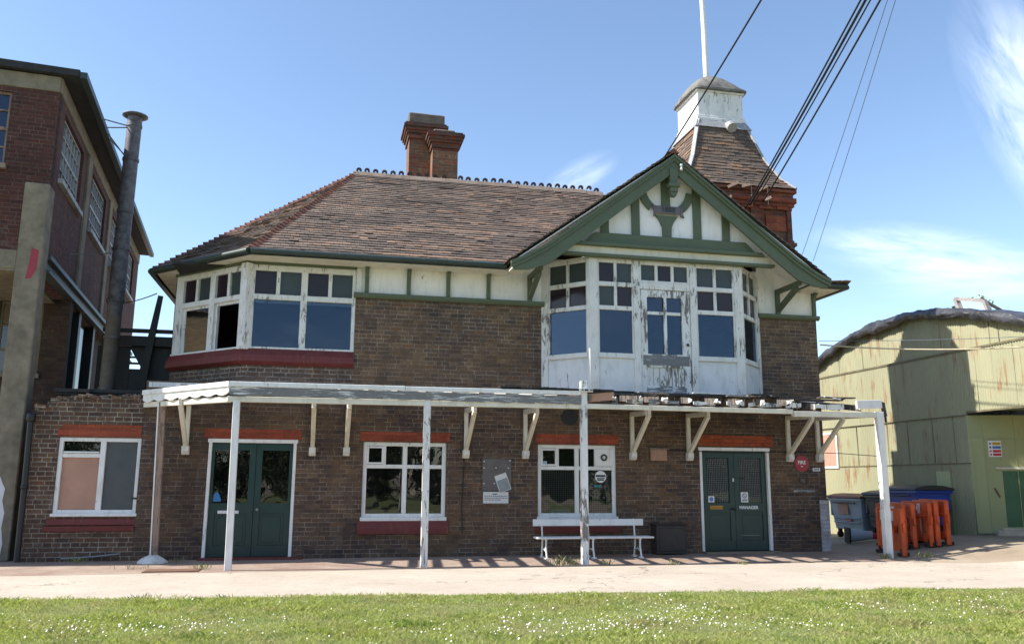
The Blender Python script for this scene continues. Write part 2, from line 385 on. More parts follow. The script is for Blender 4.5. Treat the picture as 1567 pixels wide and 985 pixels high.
def tile_slope(mb, pts3, gauge=.128, width=.165, lift=.027, thick=.018, overhang=.03, jit=1., deck=True):
    """cover the planar convex polygon pts3 (first edge = eave) with lapped plain tiles, each its own small slab"""
    P = [Vector(p) for p in pts3]; O = P[0]; u = (P[1] - P[0]).normalized()
    n = u.cross(P[2] - P[0]).normalized()
    if n.z < 0: n = -n
    s = n.cross(u).normalized()
    if s.z < 0: s = -s
    q = [((p - O).dot(u), (p - O).dot(s)) for p in P]
    ar = sum(q[i][0] * q[(i + 1) % len(q)][1] - q[(i + 1) % len(q)][0] * q[i][1] for i in range(len(q)))
    if ar < 0: q = q[::-1]
    q2 = [(a, b - overhang if b < 1e-6 else b) for a, b in q]
    a0 = min(p[0] for p in q); a1 = max(p[0] for p in q); b1 = max(p[1] for p in q)
    if deck: mb.poly([O + u * a + s * b - n * .02 for a, b in q], .0)
    nr = int(b1 / gauge) + 1
    for j in range(nr):
        b0 = j * gauge - overhang
        sag = random.gauss(0, .0025) * jit; rr0 = random.random()
        i = 0
        aa = a0 - width * (.5 if j % 2 else 0.) - random.random() * .03
        while aa < a1:
            w = width * random.uniform(.94, 1.06)
            jb = random.gauss(0, .004) * jit
            if random.random() < .012: jb -= random.uniform(.01, .04)
            ja = random.gauss(0, .0025) * jit; tw = random.gauss(0, .003) * jit
            quad = [(aa + .003, b0 + jb - tw), (aa + w - .003, b0 + jb + tw), (aa + w - .003, b0 + gauge + .05), (aa + .003, b0 + gauge + .05)]
            c = clip(quad, q2); aa += w
            if not c or area2(c) < .0008: continue
            L = gauge + .05; li = lift + random.gauss(0, .004) * jit + (random.random() < .02) * .012
            H = lambda b: max(.004, (li + sag) * (1 - (b - b0) / L) + .004)
            top = [O + u * a + s * b + n * H(b) for a, b in c]; bot = [p - n * thick for p in top]
            m = len(c); rr = min(.999, max(0., rr0 + random.gauss(0, .09))) if random.random() < .72 else random.random() ** 1.25; rr0 = rr
            mb.solid(top + bot, [tuple(range(m))] + [(x, (x + 1) % m, m + (x + 1) % m, m + x) for x in range(m)], rr)

def hip_line(mb, p, q, w=.12, step=.13, h=.055):
    p = Vector(p); q = Vector(q); L = (q - p).length; d = (q - p) / L
    x = d.cross(Vector((0, 0, 1))).normalized(); y = x.cross(d)
    t = 0.
    while t < L - .05:
        c = p + d * t; rr = random.random(); k = random.gauss(0, .006)
        a = [c - x * w + y * (-.02), c + y * (h + .03 + k), c + x * w + y * (-.02)]
        e = c + d * (step + .05)
        b = [e - x * w * .8 - y * .03, e + y * (h * .35), e + x * w * .8 - y * .03]
        mb.solid([a[0], a[1], a[2], b[0], b[1], b[2], c - y * .03], [(0, 1, 4, 3), (1, 2, 5, 4), (0, 6, 1), (6, 2, 1)], rr)
        t += step

# ------------------------------------------------------------------ ground
def gh(x, y):
    t = min(1., max(0., (x - 10.6) / 3.)); q = min(1., max(0., (3.6 - y) / 3.)); return .27 * t * t * (3 - 2 * t) * q * q * (3 - 2 * q)
def sheet(name, xs, ys, mat, dz, edge=None):
    mb = MB()
    for i in range(len(xs) - 1):
        for j in range(len(ys) - 1):
            q = [(xs[i], ys[j]), (xs[i + 1], ys[j]), (xs[i + 1], ys[j + 1]), (xs[i], ys[j + 1])]
            mb.poly([(x, y + (edge(x, y) if edge else 0), gh(x, y) + dz) for x, y in q])
    return mb.build(name, mat, kind='structure')
k = NB('dusty_yard'); P = k.pos()
c = k.mix(k.ramp(k.noise(.5, 6, .65), (.35, 0.), (.7, 1.)), (.26, .2, .14), (.35, .285, .21))
c = k.mix(k.ramp(k.noise(2.5, 7, .7), (.55, 0.), (.75, .7)), c, (.17, .14, .09))
M['yard'] = k.done(c, .95, bump=k.noise(12, 6, .7), bs=.4, bd=.03)
k = NB('brick_paving'); uv = k.uv()
br = k.n('TexBrick', {'Vector': uv, 'Color1': (.24, .15, .115, 1), 'Color2': (.31, .21, .165, 1), 'Mortar': (.2, .16, .12, 1), 'Scale': 1., 'Mortar Size': .006, 'Brick Width': .22, 'Row Height': .075})
c = k.mix(k.ramp(k.noise(1.2, 6, .65), (.4, 0.), (.7, .75)), br.outputs['Color'], (.4, .325, .25))
c = k.mix(k.ramp(k.noise(3.3, 7, .7), (.58, 0.), (.72, .7)), c, (.12, .11, .065))
M['paving'] = k.done(c, .9, bump=k.math('SUBTRACT', k.noise(30, 5), br.outputs['Fac']), bs=.4, bd=.01)
k = NB('pale_concrete_path'); P = k.pos()
c = k.mix(k.ramp(k.noise(.8, 6, .6), (.35, 0.), (.7, 1.)), (.41, .345, .275), (.485, .42, .34))
c = k.mix(k.ramp(k.noise(5, 8, .78, dist=.4), (.52, 0.), (.7, .7)), c, (.32, .26, .2))
c = k.mix(k.ramp(k.noise(22, 6, .7), (.57, 0.), (.66, .7)), c, (.26, .21, .16))
vor = k.n('TexVoronoi', {'Vector': k.map(k.n('VectorMath', {0: P, 1: k.n('VectorMath', {0: k.n('TexNoise', {'Vector': P, 'Scale': 2.2, 'Detail': 6.}).outputs['Color'], 'Scale': .9}, operation='SCALE').outputs[0]}, operation='ADD').outputs[0], (.28, .34, 1)), 'Scale': 1.}, feature='DISTANCE_TO_EDGE')
cr = k.ramp(vor.outputs['Distance'], (.0, 1.), (.007, 0.))
c = k.mix(k.math('MULTIPLY', cr, k.ramp(k.noise(.6, 2), (.4, 0.), (.5, .9))), c, (.13, .1, .07))
M['path'] = k.done(c, .92, bump=k.noise(22, 6, .7), bs=.25, bd=.012)
k = NB('lawn_soil'); P = k.pos()
c = k.mix(k.ramp(k.noise(1.4, 6, .65), (.35, 0.), (.7, 1.)), (.2, .23, .075), (.27, .28, .11))
c = k.mix(k.ramp(k.noise(60, 4, .7), (.4, 0.), (.7, .7)), c, (.11, .135, .045))
M['lawn'] = k.done(c, .95, bump=k.noise(70, 5, .7), bs=.8, bd=.03)

lin = lambda a, b, n: [a + (b - a) * i / n for i in range(n + 1)]
far = [-400, -120, -40, -15]; xs = [-400, -120, -40, -15, 10.3] + lin(10.6, 14.2, 14) + [20, 60, 150, 400]
sheet('ground', xs, [-400, -100, -40, -20, -10, 0, .5, 1, 1.5, 2, 2.5, 3, 3.6, 12, 40, 120, 400], 'yard', -.012)
wig = lambda x, m=math: .05 * m.sin(1.7 * x + 1) + .03 * m.sin(4.3 * x) + .02 * m.sin(9.7 * x + 2)
ex = lambda x: -5.33 - .085 * x + wig(x)          # edge between the path and the lawn
xs = lin(-14, 9, 23) + lin(9.3, 10.6, 5)
sheet('paving', xs, [-2.32, -1.6, -.8, .6], 'paving', .0)
mb = MB(); xs = lin(-14, 9, 46) + lin(9.3, 13.2, 16)
for a, b in zip(xs, xs[1:]):
    def yb(x): return -2.27 + (.0 if x < 10.2 else -(x - 10.2) * .75) + .03 * math.sin(x * 7.1) * (x > 10.2)
    mb.poly([(a, ex(a) - .25, gh(a, 0) + .006), (b, ex(b) - .25, gh(b, 0) + .006), (b, max(ex(b) - .2, yb(b)), gh(b, 0) + .006), (a, max(ex(a) - .2, yb(a)), gh(a, 0) + .006)])
mb.build('path', 'path', kind='structure')
mb = MB(); xs = lin(-40, -6, 34) + lin(-5.9, 12, 180) + lin(13, 40, 27)
gl = lambda x: .25 * min(1., max(0., (x - 10.6) / 3.)) ** 2
for a, b in zip(xs, xs[1:]):
    ys = [0, .25, .8, 2, 5, 12, 30, 60]
    for p, q in zip(ys, ys[1:]):
        mb.poly([(a, ex(a) - q, gl(a) + .022), (b, ex(b) - q, gl(b) + .022), (b, ex(b) - p, gl(b) + .022), (a, ex(a) - p, gl(a) + .022)])
mb.build('lawn', 'lawn', kind='structure')

# grass blades
def blades(n, xr, ydist, h0, h1, w0, name, mat):
    x = rng.uniform(xr[0], xr[1], n); d = ydist(n); y = -5.33 - .085 * x + wig(x, np) - d
    keep = d > rng.normal(0.0, .06, n); x, y, d = x[keep], y[keep], d[keep]; n = len(x)
    pat = .5 + .5 * np.sin(x * 1.7 + 1.3 * np.sin(y * 2.1)) * np.sin(y * 2.3 + np.sin(x * 1.1)); pat = (.5 + .6 * pat) * (1 + .5 * (np.sin(x * 5.3 + np.sin(y * 7)) * np.sin(y * 6.1 + x) > .55))
    h = rng.uniform(h0, h1, n) * pat * (1 + .35 * (rng.random(n) < .08)); w = w0 * rng.uniform(.7, 1.4, n)
    an = rng.uniform(0, 2 * PI, n); le = rng.uniform(.3, 1.3, n) * h; la = rng.uniform(0, 2 * PI, n)
    z = .02 + .25 * np.clip((x - 10.6) / 3., 0, 1) ** 2
    V = np.empty((n, 4, 3))
    V[:, 0] = np.stack([x - np.cos(an) * w, y - np.sin(an) * w, z], 1); V[:, 1] = np.stack([x + np.cos(an) * w, y + np.sin(an) * w, z], 1)
    mx, my = x + np.cos(la) * le * .35, y + np.sin(la) * le * .35
    V[:, 2] = np.stack([mx + np.cos(an) * w * .8, my + np.sin(an) * w * .8, z + h * .6], 1)
    V[:, 3] = np.stack([x + np.cos(la) * le, y + np.sin(la) * le, z + h], 1)
    me = bpy.data.meshes.new(name); me.vertices.add(4 * n); me.vertices.foreach_set('co', V.ravel())
    me.loops.add(6 * n); me.polygons.add(2 * n)
    b = np.arange(n) * 4
    li = np.stack([b, b + 1, b + 2, b, b + 2, b + 3], 1).ravel()
    me.loops.foreach_set('vertex_index', li.astype(np.int32)); me.polygons.foreach_set('loop_start', (np.arange(2 * n) * 3).astype(np.int32))
    me.polygons.foreach_set('loop_total', np.full(2 * n, 3, np.int32)); me.update(calc_edges=True)
    at = me.attributes.new('rnd', 'FLOAT', 'FACE'); at.data.foreach_set('value', np.repeat(rng.random(n), 2))
    me.materials.append(M[mat]); o = bpy.data.objects.new(name, me); COL.objects.link(o); return o
k = NB('grass_blade'); r = k.rnd()
c = k.ramp(r, (.0, (.24, .275, .06)), (.35, (.35, .4, .095)), (.7, (.44, .48, .13)), (.93, (.44, .44, .18)), (1., (.55, .49, .28)))
c = k.mix(k.ramp(k.noise(1.3, 6, .65, dist=.4), (.47, 0.), (.64, .8)), c, (.4, .35, .17))
c = k.mix(k.ramp(k.noise(2.1, 5, .6, vec=k.map(k.pos(), (1, 1, 1), (5, 2, 0))), (.52, 0.), (.66, .75)), c, k.mix(1., c, (.5, .66, .45), 'MULTIPLY'))
k.done(c, .5, spec=.35)
tl = k.n('BsdfTranslucent', {'Color': k.mix(1., c, (1., 1.05, .7), 'MULTIPLY')}).outputs[0]
mx = k.n('MixShader', {0: .45, 1: k.b.outputs[0], 2: tl}); k.t.links.new(mx.outputs[0], k.o.inputs[0]); M['grass'] = k.m
g = blades(260000, (-5.5, 11.5), lambda n: 4.2 * rng.random(n) ** .9 - .1, 0.017, .042, .0026, 'grass', 'grass'); g['kind'] = 'stuff'
# daisies scattered through the lawn
dm = MB()
drift = [(-2.3, 2.0, .28, .2, 70), (-1.6, 2.25, .35, .18, 60), (-1.0, 1.9, .2, .15, 30), (2.6, 2.5, .55, .2, 150), (3.4, 2.15, .4, .2, 90), (3.9, 1.5, .25, .15, 40), (4.4, 2.6, .3, .15, 40), (.9, 2.7, .3, .15, 30), (5.8, 1.55, .35, .15, 36), (6.9, 1.9, .3, .12, 30), (7.6, 1.2, .3, .15, 24), (-.4, 1.0, .4, .2, 14), (1.8, 1.2, .5, .25, 20), (2.9, .35, .6, .1, 14), (8.4, .7, .5, .2, 10), (2.5, 1.7, 3.2, .9, 150)]
for cx, dd, sx_, sd_, n in drift:
    for _ in range(n):
        x = random.gauss(cx, sx_ * 1.35); d = dd + random.gauss(0, sd_ * 1.35)
        if d < .05: continue
        y = ex(x) - d; z = gl(x) + random.uniform(.04, .062)
        rr = random.uniform(.004, .0082); tx, ty = random.gauss(.35, .35), random.gauss(.4, .35)
        dm.poly([(x + rr * math.cos(a * PI / 3), y + rr * math.sin(a * PI / 3), z + rr * (math.cos(a * PI / 3) * tx + math.sin(a * PI / 3) * ty)) for a in range(6)])
M['petal'] = plain('daisy_petals', (.78, .78, .76), .6, var=.04)
dm.build('daisies', 'petal', kind='stuff')

# ------------------------------------------------------------------ the house
H = thing('brick_house', 'old brown brick house with tiled roof, green half timbered gable, bay windows and corner tower', 'house', (3.5, 0, 0))
XL, XR = -3.1, 10.25
LD = (-1.97, -.45, .03, 2.08); W2 = (.75, 2.30, .70, 2.08); W3 = (4.08, 5.67, .70, 2.08); RD = (7.44, 8.98, .03, 2.06)
mb = MB(); up = MB()
mb.plate(F0, XL, XR, -.1, 3.1, [(LD[0], LD[1], -.1, LD[3]), W2, W3, (RD[0], RD[1], -.1, RD[3])], -.24, 0)
for X in (XL, XR):                                   # side walls
    for (z0, z1) in ((-.1, 3.1),) if X == XL else ((-.1, 5.4),):
        yb_ = 7 if X == XL else 3.5
        mb.poly([(X, 0, z0), (X, yb_, z0), (X, yb_, z1), (X, 0, z1)])
mb.poly([(XL, 7, -.1), (6.6, 7, -.1), (6.6, 7, 5.4), (XL, 7, 5.4)]); mb.poly([(6.6, 3.5, -.1), (6.6, 7, -.1), (6.6, 7, 5.45), (6.6, 3.5, 8.5)]); mb.poly([(6.6, 3.5, -.1), (XR, 3.5, -.1), (XR, 3.5, 5.6), (6.6, 3.5, 8.5)])
mb.poly([(XL, 0, 3.1), (-1.5, 0, 3.1), (XL, 1.6, 3.1)])
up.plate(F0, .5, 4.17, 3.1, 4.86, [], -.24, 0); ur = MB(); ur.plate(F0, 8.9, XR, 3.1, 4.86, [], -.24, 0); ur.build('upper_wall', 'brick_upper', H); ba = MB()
mb.box(10.06, 10.262, -.022, .3, 1.03, 1.06)
FB = F((-1.5, 0, 0), (1, 0, 0)); q = math.sqrt(.5)
FC = F((-1.5, 0, 0), (-q, q, 0), (-q, -q, 0))        # canted left corner of the upper floor
LC = 2.1
ba.plate(FB, 0, 2.0, 3.1, 3.46, [], -.2, -.004); ba.plate(FC, 0, LC, 3.1, 3.46, [], -.2, -.004)
cx, cy = -1.5 - LC * q, LC * q
ba.build('bay_apron', 'brick_apron', H); us = MB(); us.poly([(cx, cy, 3.1), (cx, 7, 3.1), (cx, 7, 5.4), (cx, cy, 5.4)])
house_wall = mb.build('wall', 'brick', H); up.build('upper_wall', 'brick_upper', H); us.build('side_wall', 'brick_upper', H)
# dark rooms behind the glass
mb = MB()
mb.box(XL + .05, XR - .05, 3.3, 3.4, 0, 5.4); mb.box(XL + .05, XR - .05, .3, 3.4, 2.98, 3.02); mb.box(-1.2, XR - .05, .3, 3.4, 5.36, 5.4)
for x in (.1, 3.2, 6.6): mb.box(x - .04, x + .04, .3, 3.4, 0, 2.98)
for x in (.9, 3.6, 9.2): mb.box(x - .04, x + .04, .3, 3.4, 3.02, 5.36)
mb.box(cx + .03, cx + .07, cy + .12, 3.28, 3.03, 5.35); mb.box(cx + .08, -1.22, .4, 3.28, 5.36, 5.4)  # dark sheet added inside the canted corner to dim the view through its panes
mb.build('room_partition', 'unlit_int', H)
# white painted pier
mb = MB(); mb.box(10.07, 10.275, -.03, .3, -.02, 1.03)
M['white_brick'] = brick_mat('whitewashed_brick', (.62, .62, .64), (.5, .5, .52), (.35, .34, .33), (.6, .6, .6), (.4, .38, .36), .4, bump=.8)
mb.build('painted_pier', 'white_brick', H)
# lintels and sills
mb = MB(); mb.fbox(F0, -2.05, -.38, 2.095, 2.27, -.05, .012); mb.build('lintel', 'lintel_flat', H, label='flat orange red lintel over the left double door')
for a, b, mt, z1 in ((.68, 2.37, 'lintel_flat', 2.265), (4.02, 5.73, 'lintel_flat', 2.28), (7.42, 9.08, 'lintel', 2.32)):
    mb = MB(); mb.prism([F0(a + .02, 2.095, -.05), F0(b - .02, 2.095, -.05), F0(b, z1, -.05), F0(a, z1, -.05)], F0(0, 0, .062) - F0(0, 0, 0)); mb.build('lintel', mt, H)
for a, b in ((.68, 2.36), (4.02, 5.75)):
    mb = MB()
    mb.prism([F0(a, .62, .0), F0(a, .41, .0), F0(a, .41, .05), F0(a, .50, .055), F0(a, .66, .02)], (b - a, 0, 0)); mb.build('sill', 'red_paint', H, bevel=.006)
mb = MB()
mb.fbox(F0, 9.5, 9.98, 1.19, 1.235, 0, .02); mb.build('ledge_strip', 'grey_board', H)
mb = MB(); mb.fbox(F0, RD[0] - .02, RD[1] + .06, -.02, .03, 0, .25); mb.build('threshold', 'concrete', H, bevel=.01)
mb = MB(); mb.fbox(F0, LD[0] - .05, LD[1] + .2, -.02, .035, -.1, .2); mb.build('threshold', 'red_paint', H, bevel=.01)

def frame_bars(mb, fr, a0, a1, z0, z1, fw, verts=(), hors=(), d0=-.1, d1=-.03, vw=.05):
    mb.fbox(fr, a0, a0 + fw, z0, z1, d0, d1); mb.fbox(fr, a1 - fw, a1, z0, z1, d0, d1)
    mb.fbox(fr, a0 + fw, a1 - fw, z1 - fw, z1, d0, d1 - .002); mb.fbox(fr, a0 + fw, a1 - fw, z0, z0 + fw, d0, d1 - .002)
    for (a, za, zb) in verts: mb.fbox(fr, a - vw / 2, a + vw / 2, za, zb, d0 + .004, d1 - .004)
    for (z, aa, ab, h) in hors: mb.fbox(fr, aa, ab, z - h / 2, z + h / 2, d0 + .006, d1 - .006)

# ground floor windows
for (a0, a1, z0, z1), third in ((W2, False), (W3, True)):
    mb = MB(); mid = (a0 + a1) / 2; tz = z0 + .93
    frame_bars(mb, F0, a0, a1, z0, z1, .075, [(mid, z0 + .075, z1 - .075)], [(tz, a0 + .075, mid - .025, .07), (tz, mid + .025, a1 - .075, .07)], d1=-.035, vw=.085)
    q4 = [(a0 + mid) / 2 + .01, (mid + a1) / 2 - .01]
    for qq in q4: mb.fbox(F0, qq - .025, qq + .025, tz + .03, z1 - .07, -.098, -.042)
    # the small top casement on the left stands proud
    for x0, x1 in ((a0 + .07, q4[0] - .02),):
        mb.fbox(F0, x0, x0 + .035, tz + .04, z1 - .08, -.06, -.02); mb.fbox(F0, x1 - .035, x1, tz + .04, z1 - .08, -.06, -.02)
        mb.fbox(F0, x0 + .035, x1 - .035, tz + .04, tz + .075, -.06, -.021); mb.fbox(F0, x0 + .035, x1 - .035, z1 - .115, z1 - .08, -.06, -.021)
    mb.fbox(F0, a0 - .02, a1 + .02, z0 - .055, z0 + .012, -.1, .03)
    w = mb.build('window', 'white', H, bevel=.006)
    mb = MB()
    for (x0, x1) in ((a0, mid), (mid, a1)): mb.poly([F0(x0 + .05, z0 + .05, -.075), F0(x1 - .03, z0 + .05, -.075), F0(x1 - .03, tz, -.075), F0(x0 + .05, tz, -.075)])
    for (x0, x1) in ((a0 + .05, q4[0]), (q4[0], mid), (mid, q4[1]), (q4[1], a1 - .05)):
        if third and x0 == q4[1]: continue
        mb.poly([F0(x0, tz, -.076), F0(x1, tz, -.076), F0(x1, z1 - .05, -.076), F0(x0, z1 - .05, -.076)])
    build_each(mb, 'pane', 'glass', w)
    if third:
        mb = MB()
        mb.fbox(F0, q4[1] - .02, a1 - .06, tz + .04, z1 - .07, -.07, -.026); mb.build('vent_panel', 'white', w, bevel=.005)
        c = F0((q4[1] + a1 - .08) / 2, (tz + z1 - .03) / 2)
        mb = MB(); ring = []
        for r0, r1, dd in ((.035, .068, .002),):
            for a in range(20):
                t0, t1 = 2 * PI * a / 20, 2 * PI * (a + 1) / 20
                pp = [Vector((c.x + r * math.cos(t), -.0 + .022, c.z + r * math.sin(t))) for r, t in ((r0, t0), (r1, t0), (r1, t1), (r0, t1))]
                mb.prism(pp, (0, -.012, 0))
        mb.build('vent_ring', 'ink', w)
        mb = MB()                                           # wire grille inside the lower lights
        for (x0, x1) in ((a0 + .075, mid - .04), (mid + .04, a1 - .075)):
            n = 19
            for i in range(n + 1): x = x0 + (x1 - x0) * i / n; mb.fbox(F0, x - .0028, x + .0028, z0 + .07, tz - .03, -.088, -.084)
            for i in range(23): z = z0 + .07 + (tz - z0 - .1) * i / 22; mb.fbox(F0, x0, x1, z - .0025, z + .0025, -.0835, -.08)
        mb.build('wire_grille', 'galv', w)
        mb = MB(); mb.fbox(F0, a0 + .3, a0 + .68, z0 + .06, z0 + .15, -.3, -.12); mb.fbox(F0, mid + .08, mid + .25, z0 + .06, z0 + .12, -.3, -.12); mb.build('paper_stack', 'blue_paper', w)
        cx0, cz0 = a1 - .3, tz - .16
        mb = MB(); mb.prism([F0(cx0 + .115 * math.cos(t * PI / 12), cz0 + .115 * math.sin(t * PI / 12), -.074) for t in range(24)], (0, -.002, 0)); st = mb.build('round_sticker', 'sign_white', w)
        mb = MB(); mb.fbox(F0, cx0 - .1, cx0 + .1, cz0 - .005, cz0 + .035, -.071, -.069); mb.fbox(F0, cx0 - .07, cx0 + .07, cz0 - .075, cz0 - .045, -.071, -.069); mb.fbox(F0, cx0 - .085, cx0 + .085, cz0 - .035, cz0 - .02, -.071, -.069)
        mb.build('sticker_print', 'ink', w)
        mb = MB(); mb.fbox(F0, cx0 - .14, cx0 + .02, cz0 - .2, cz0 - .16, -.0745, -.073); mb.build('small_sticker', 'teal_txt', w)
        mb = MB(); mb.fbox(F0, a0 + .11, a0 + .2, tz + .06, tz + .13, -.0745, -.073); mb.build('small_sticker', 'blue_paper', w)
    else:
        mb = MB(); mb.fbox(F0, a0 + .06, mid - .04, z0 + .05, z0 + .14, -.5, -.12); mb.fbox(F0, mid + .1, a1 - .2, z0 + .05, z0 + .11, -.5, -.16); mb.build('window_seat', 'ply', w)

# doors
def double_door(D, names, mesh, leafmat):
    a0, a1, z0, z1 = D; mid = (a0 + a1) / 2 + (.06 if not mesh else 0)
    mb = MB(); fw = .055
    mb.fbox(F0, a0, a0 + fw, z0, z1, -.12, .012); mb.fbox(F0, a1 - fw, a1, z0, z1, -.12, .012); mb.fbox(F0, a0 - .02, a1 + .02, z1 - fw, z1 + .012, -.12, .014)
    fr = mb.build('door_frame', 'white', H, bevel=.006)
    for s, (x0, x1) in enumerate(((a0 + fw, mid), (mid, a1 - fw))):
        mb = MB(); sw = .11; zt = z1 - fw - .01; zm = z0 + .88
        if mesh: gz0, gz1 = z0 + .94, zt - .13
        else: gz0, gz1 = z0 + .93, zt - .12
        g0, g1 = x0 + (sw if s or mesh else .05), x1 - (.06 if s and not mesh else sw)
        mb.plate(F0, x0 + .004, x1 - .004, z0 + .01, zt, [(g0, g1, gz0, gz1), (x0 + sw, x1 - sw, z0 + .2, zm - .13)], -.11, -.055)
        mb.fbox(F0, x0 + sw, x1 - sw, z0 + .2, zm - .13, -.1, -.072)
        mb.fbox(F0, x0 + sw + .05, x1 - sw - .05, z0 + .25, zm - .18, -.08, -.064)
        d = mb.build('door', leafmat, H, bevel=.004)
        mb = MB(); mb.poly([F0(g0, gz0, -.085), F0(g1, gz0, -.085), F0(g1, gz1, -.085), F0(g0, gz1, -.085)]); mb.build('pane', 'glass', d)
        if mesh:
            mb = MB(); n = int((g1 - g0) / .036); m = int((gz1 - gz0) / .036)
            for i in range(1, n): x = g0 + (g1 - g0) * i / n; mb.fbox(F0, x - .0024, x + .0024, gz0, gz1, -.08, -.076)
            for i in range(1, m): z = gz0 + (gz1 - gz0) * i / m; mb.fbox(F0, g0, g1, z - .0024, z + .0024, -.0755, -.072)
            mb.build('wire_mesh', 'galv', d)
        if s == 0:
            mb = MB(); hx = x1 - .05 if mesh else x1 + .07
            mb.tube(F0(hx, z0 + .82, -.06), F0(hx, z0 + .82, .0), .012, n=8); mb.lathe(F0(hx, z0 + .79, .005), [(.0, 0), (.02, .005), (.028, .03), (.02, .055), (0, .06)], 10)
            mb.build('handle', 'black_iron' if mesh else 'galv', d)
            if mesh:
                mb = MB(); mb.fbox(F0, x0 + .16, x0 + .44, zm - .07, zm + .01, -.056, -.044); mb.fbox(F0, x0 + .19, x0 + .41, zm - .045, zm - .018, -.046, -.038); mb.build('letter_plate', 'brass', d, bevel=.004)
                mb = MB(); mb.fbox(F0, mid - .045, mid - .015, z0 + 1.36, z0 + 1.43, -.055, -.03); mb.build('padlock', 'paper', d, bevel=.004)
                mb = MB(); mb.fbox(F0, mid - .06, mid + .22, z0 + 1.42, z0 + 1.45, -.055, -.045); mb.build('hasp', 'black_iron', d)
                mb = MB(); mb.fbox(F0, g0 + .03, g0 + .16, gz0 + .01, gz0 + .13, -.07, -.067); t = mb.build('sticker', 'sign_white', d)
                mb = MB(); mb.prism([F0(g0 + .095 + .045 * math.cos(i * PI / 8), gz0 + .07 + .045 * math.sin(i * PI / 8), -.0665) for i in range(16)], (0, -.002, 0)); mb.build('sticker_print', 'sign_blue', d)
            else:
                mb = MB(); mb.fbox(F0, x0 + .16, x0 + .52, zm - .13, zm - .075, -.056, -.044); mb.build('letter_plate', 'white', d, bevel=.004)
                mb = MB(); mb.prism([F0(g0 + .02 + xx, gz0 + .03 + zz, -.084) for xx, zz in ((0, 0), (.13, 0), (.13, .04), (.1, .12), (.06, .17), (.0, .12))], (0, -.002, 0)); mb.build('sticker', 'blue', d)
        elif mesh:
            mb = MB(); mb.fbox(F0, g0 + .03, g0 + .19, gz0 + .01, gz0 + .21, -.07, -.067); mb.build('sticker', 'sign_white', d)
            mb = MB(); c0 = (g0 + .11, gz0 + .14)
            for i in range(16):
                t0, t1 = i * PI / 8, (i + 1) * PI / 8
                mb.prism([F0(c0[0] + r * math.cos(t), c0[1] + r * math.sin(t), -.0665) for r, t in ((.036, t0), (.05, t0), (.05, t1), (.036, t1))], (0, -.0015, 0))
            mb.beam(F0(c0[0] - .03, c0[1] + .03, -.066), F0(c0[0] + .03, c0[1] - .03, -.066), .01, .002, up=(0, -1, 0)); mb.fbox(F0, g0 + .05, g0 + .17, gz0 + .035, gz0 + .05, -.0665, -.065); mb.fbox(F0, g0 + .05, g0 + .17, gz0 + .06, gz0 + .07, -.0665, -.065)
            mb.build('sticker_print', 'ink', d)
            mb = text_mb('MANAGER', .088, F0, (x0 + x1) / 2 - .06, zm - .035, -.052, bold=.003); mb.build('lettering', 'sign_white', d)
            mb = MB(); mb.beam(F0(x0 + .12, z0 + .3, -.062), F0(x0 + .52, z0 + .3, -.062), .008, .002, up=(0, -1, 0)); mb.build('paint_scuff', 'galv', d)
double_door(LD, 0, False, 'teal'); double_door(RD, 0, True, 'teal')

# plaster band, green sill beam and studs of the upper floor
mb = MB()
mb.plate(F0, .5, 4.17, 4.86, 5.46, [], -.2, -.006)
gz = lambda x: 7.85 - .72 * abs(x - 6.6)
mb.prism([F0(8.9, 4.86, -.2), F0(10.25, 4.86, -.2), F0(10.25, 5.43, -.2), F0(9.95, 5.43, -.2), F0(8.9, gz(8.9) - .03, -.2)], (0, -.194, 0))
mb.prism([F0(3.3, 5.43, -.2), F0(4.17, 5.43, -.2), F0(4.17, gz(4.17) - .03, -.2)], (0, -.194, 0))
mb.plate(F0, 4.17, 8.9, 5.62, 5.8, [], -.2, -.006)
mb.build('plaster_band', 'plaster', H)
for a, b in ((.46, 4.2), (8.86, 10.3)):
    mb = MB(); mb.prism([F0(a, 4.79, 0), F0(a, 4.79, .05), F0(a, 4.83, .085), F0(a, 4.885, .085), F0(a, 4.9, .0)], (b - a, 0, 0)); mb.build('sill_beam', 'green', H, bevel=.004)
for x in (.66, 1.46, 2.23, 3.03, 10.17):
    mb = MB(); w = .075
    mb.prism([F0(x, 4.9, .0), F0(x, 4.9, .05), F0(x, 5.2, .05), F0(x, 5.27, .065), F0(x, 5.33, .1), F0(x, 5.37, .16), F0(x, 5.375, .0)], (w, 0, 0)); mb.build('stud', 'green', H)
mb = MB(); mb.fbox(F0, .5, .6, 4.86, 5.36, -.05, .02); mb.build('corner_post', 'white_worn', H)
for x in (3.86, 9.3):
    mb = MB()
    mb.fbox(F0, x, x + .09, 4.88, 5.42, .0, .07); mb.beam(F0(x + .045, 4.98, .06), F0(x + .045, 5.3, .82), .08, .11); mb.fbox(F0, x + .005, x + .085, 5.32, 5.42, .07, .95)
    mb.build('knee_brace', 'green', H, bevel=.005)

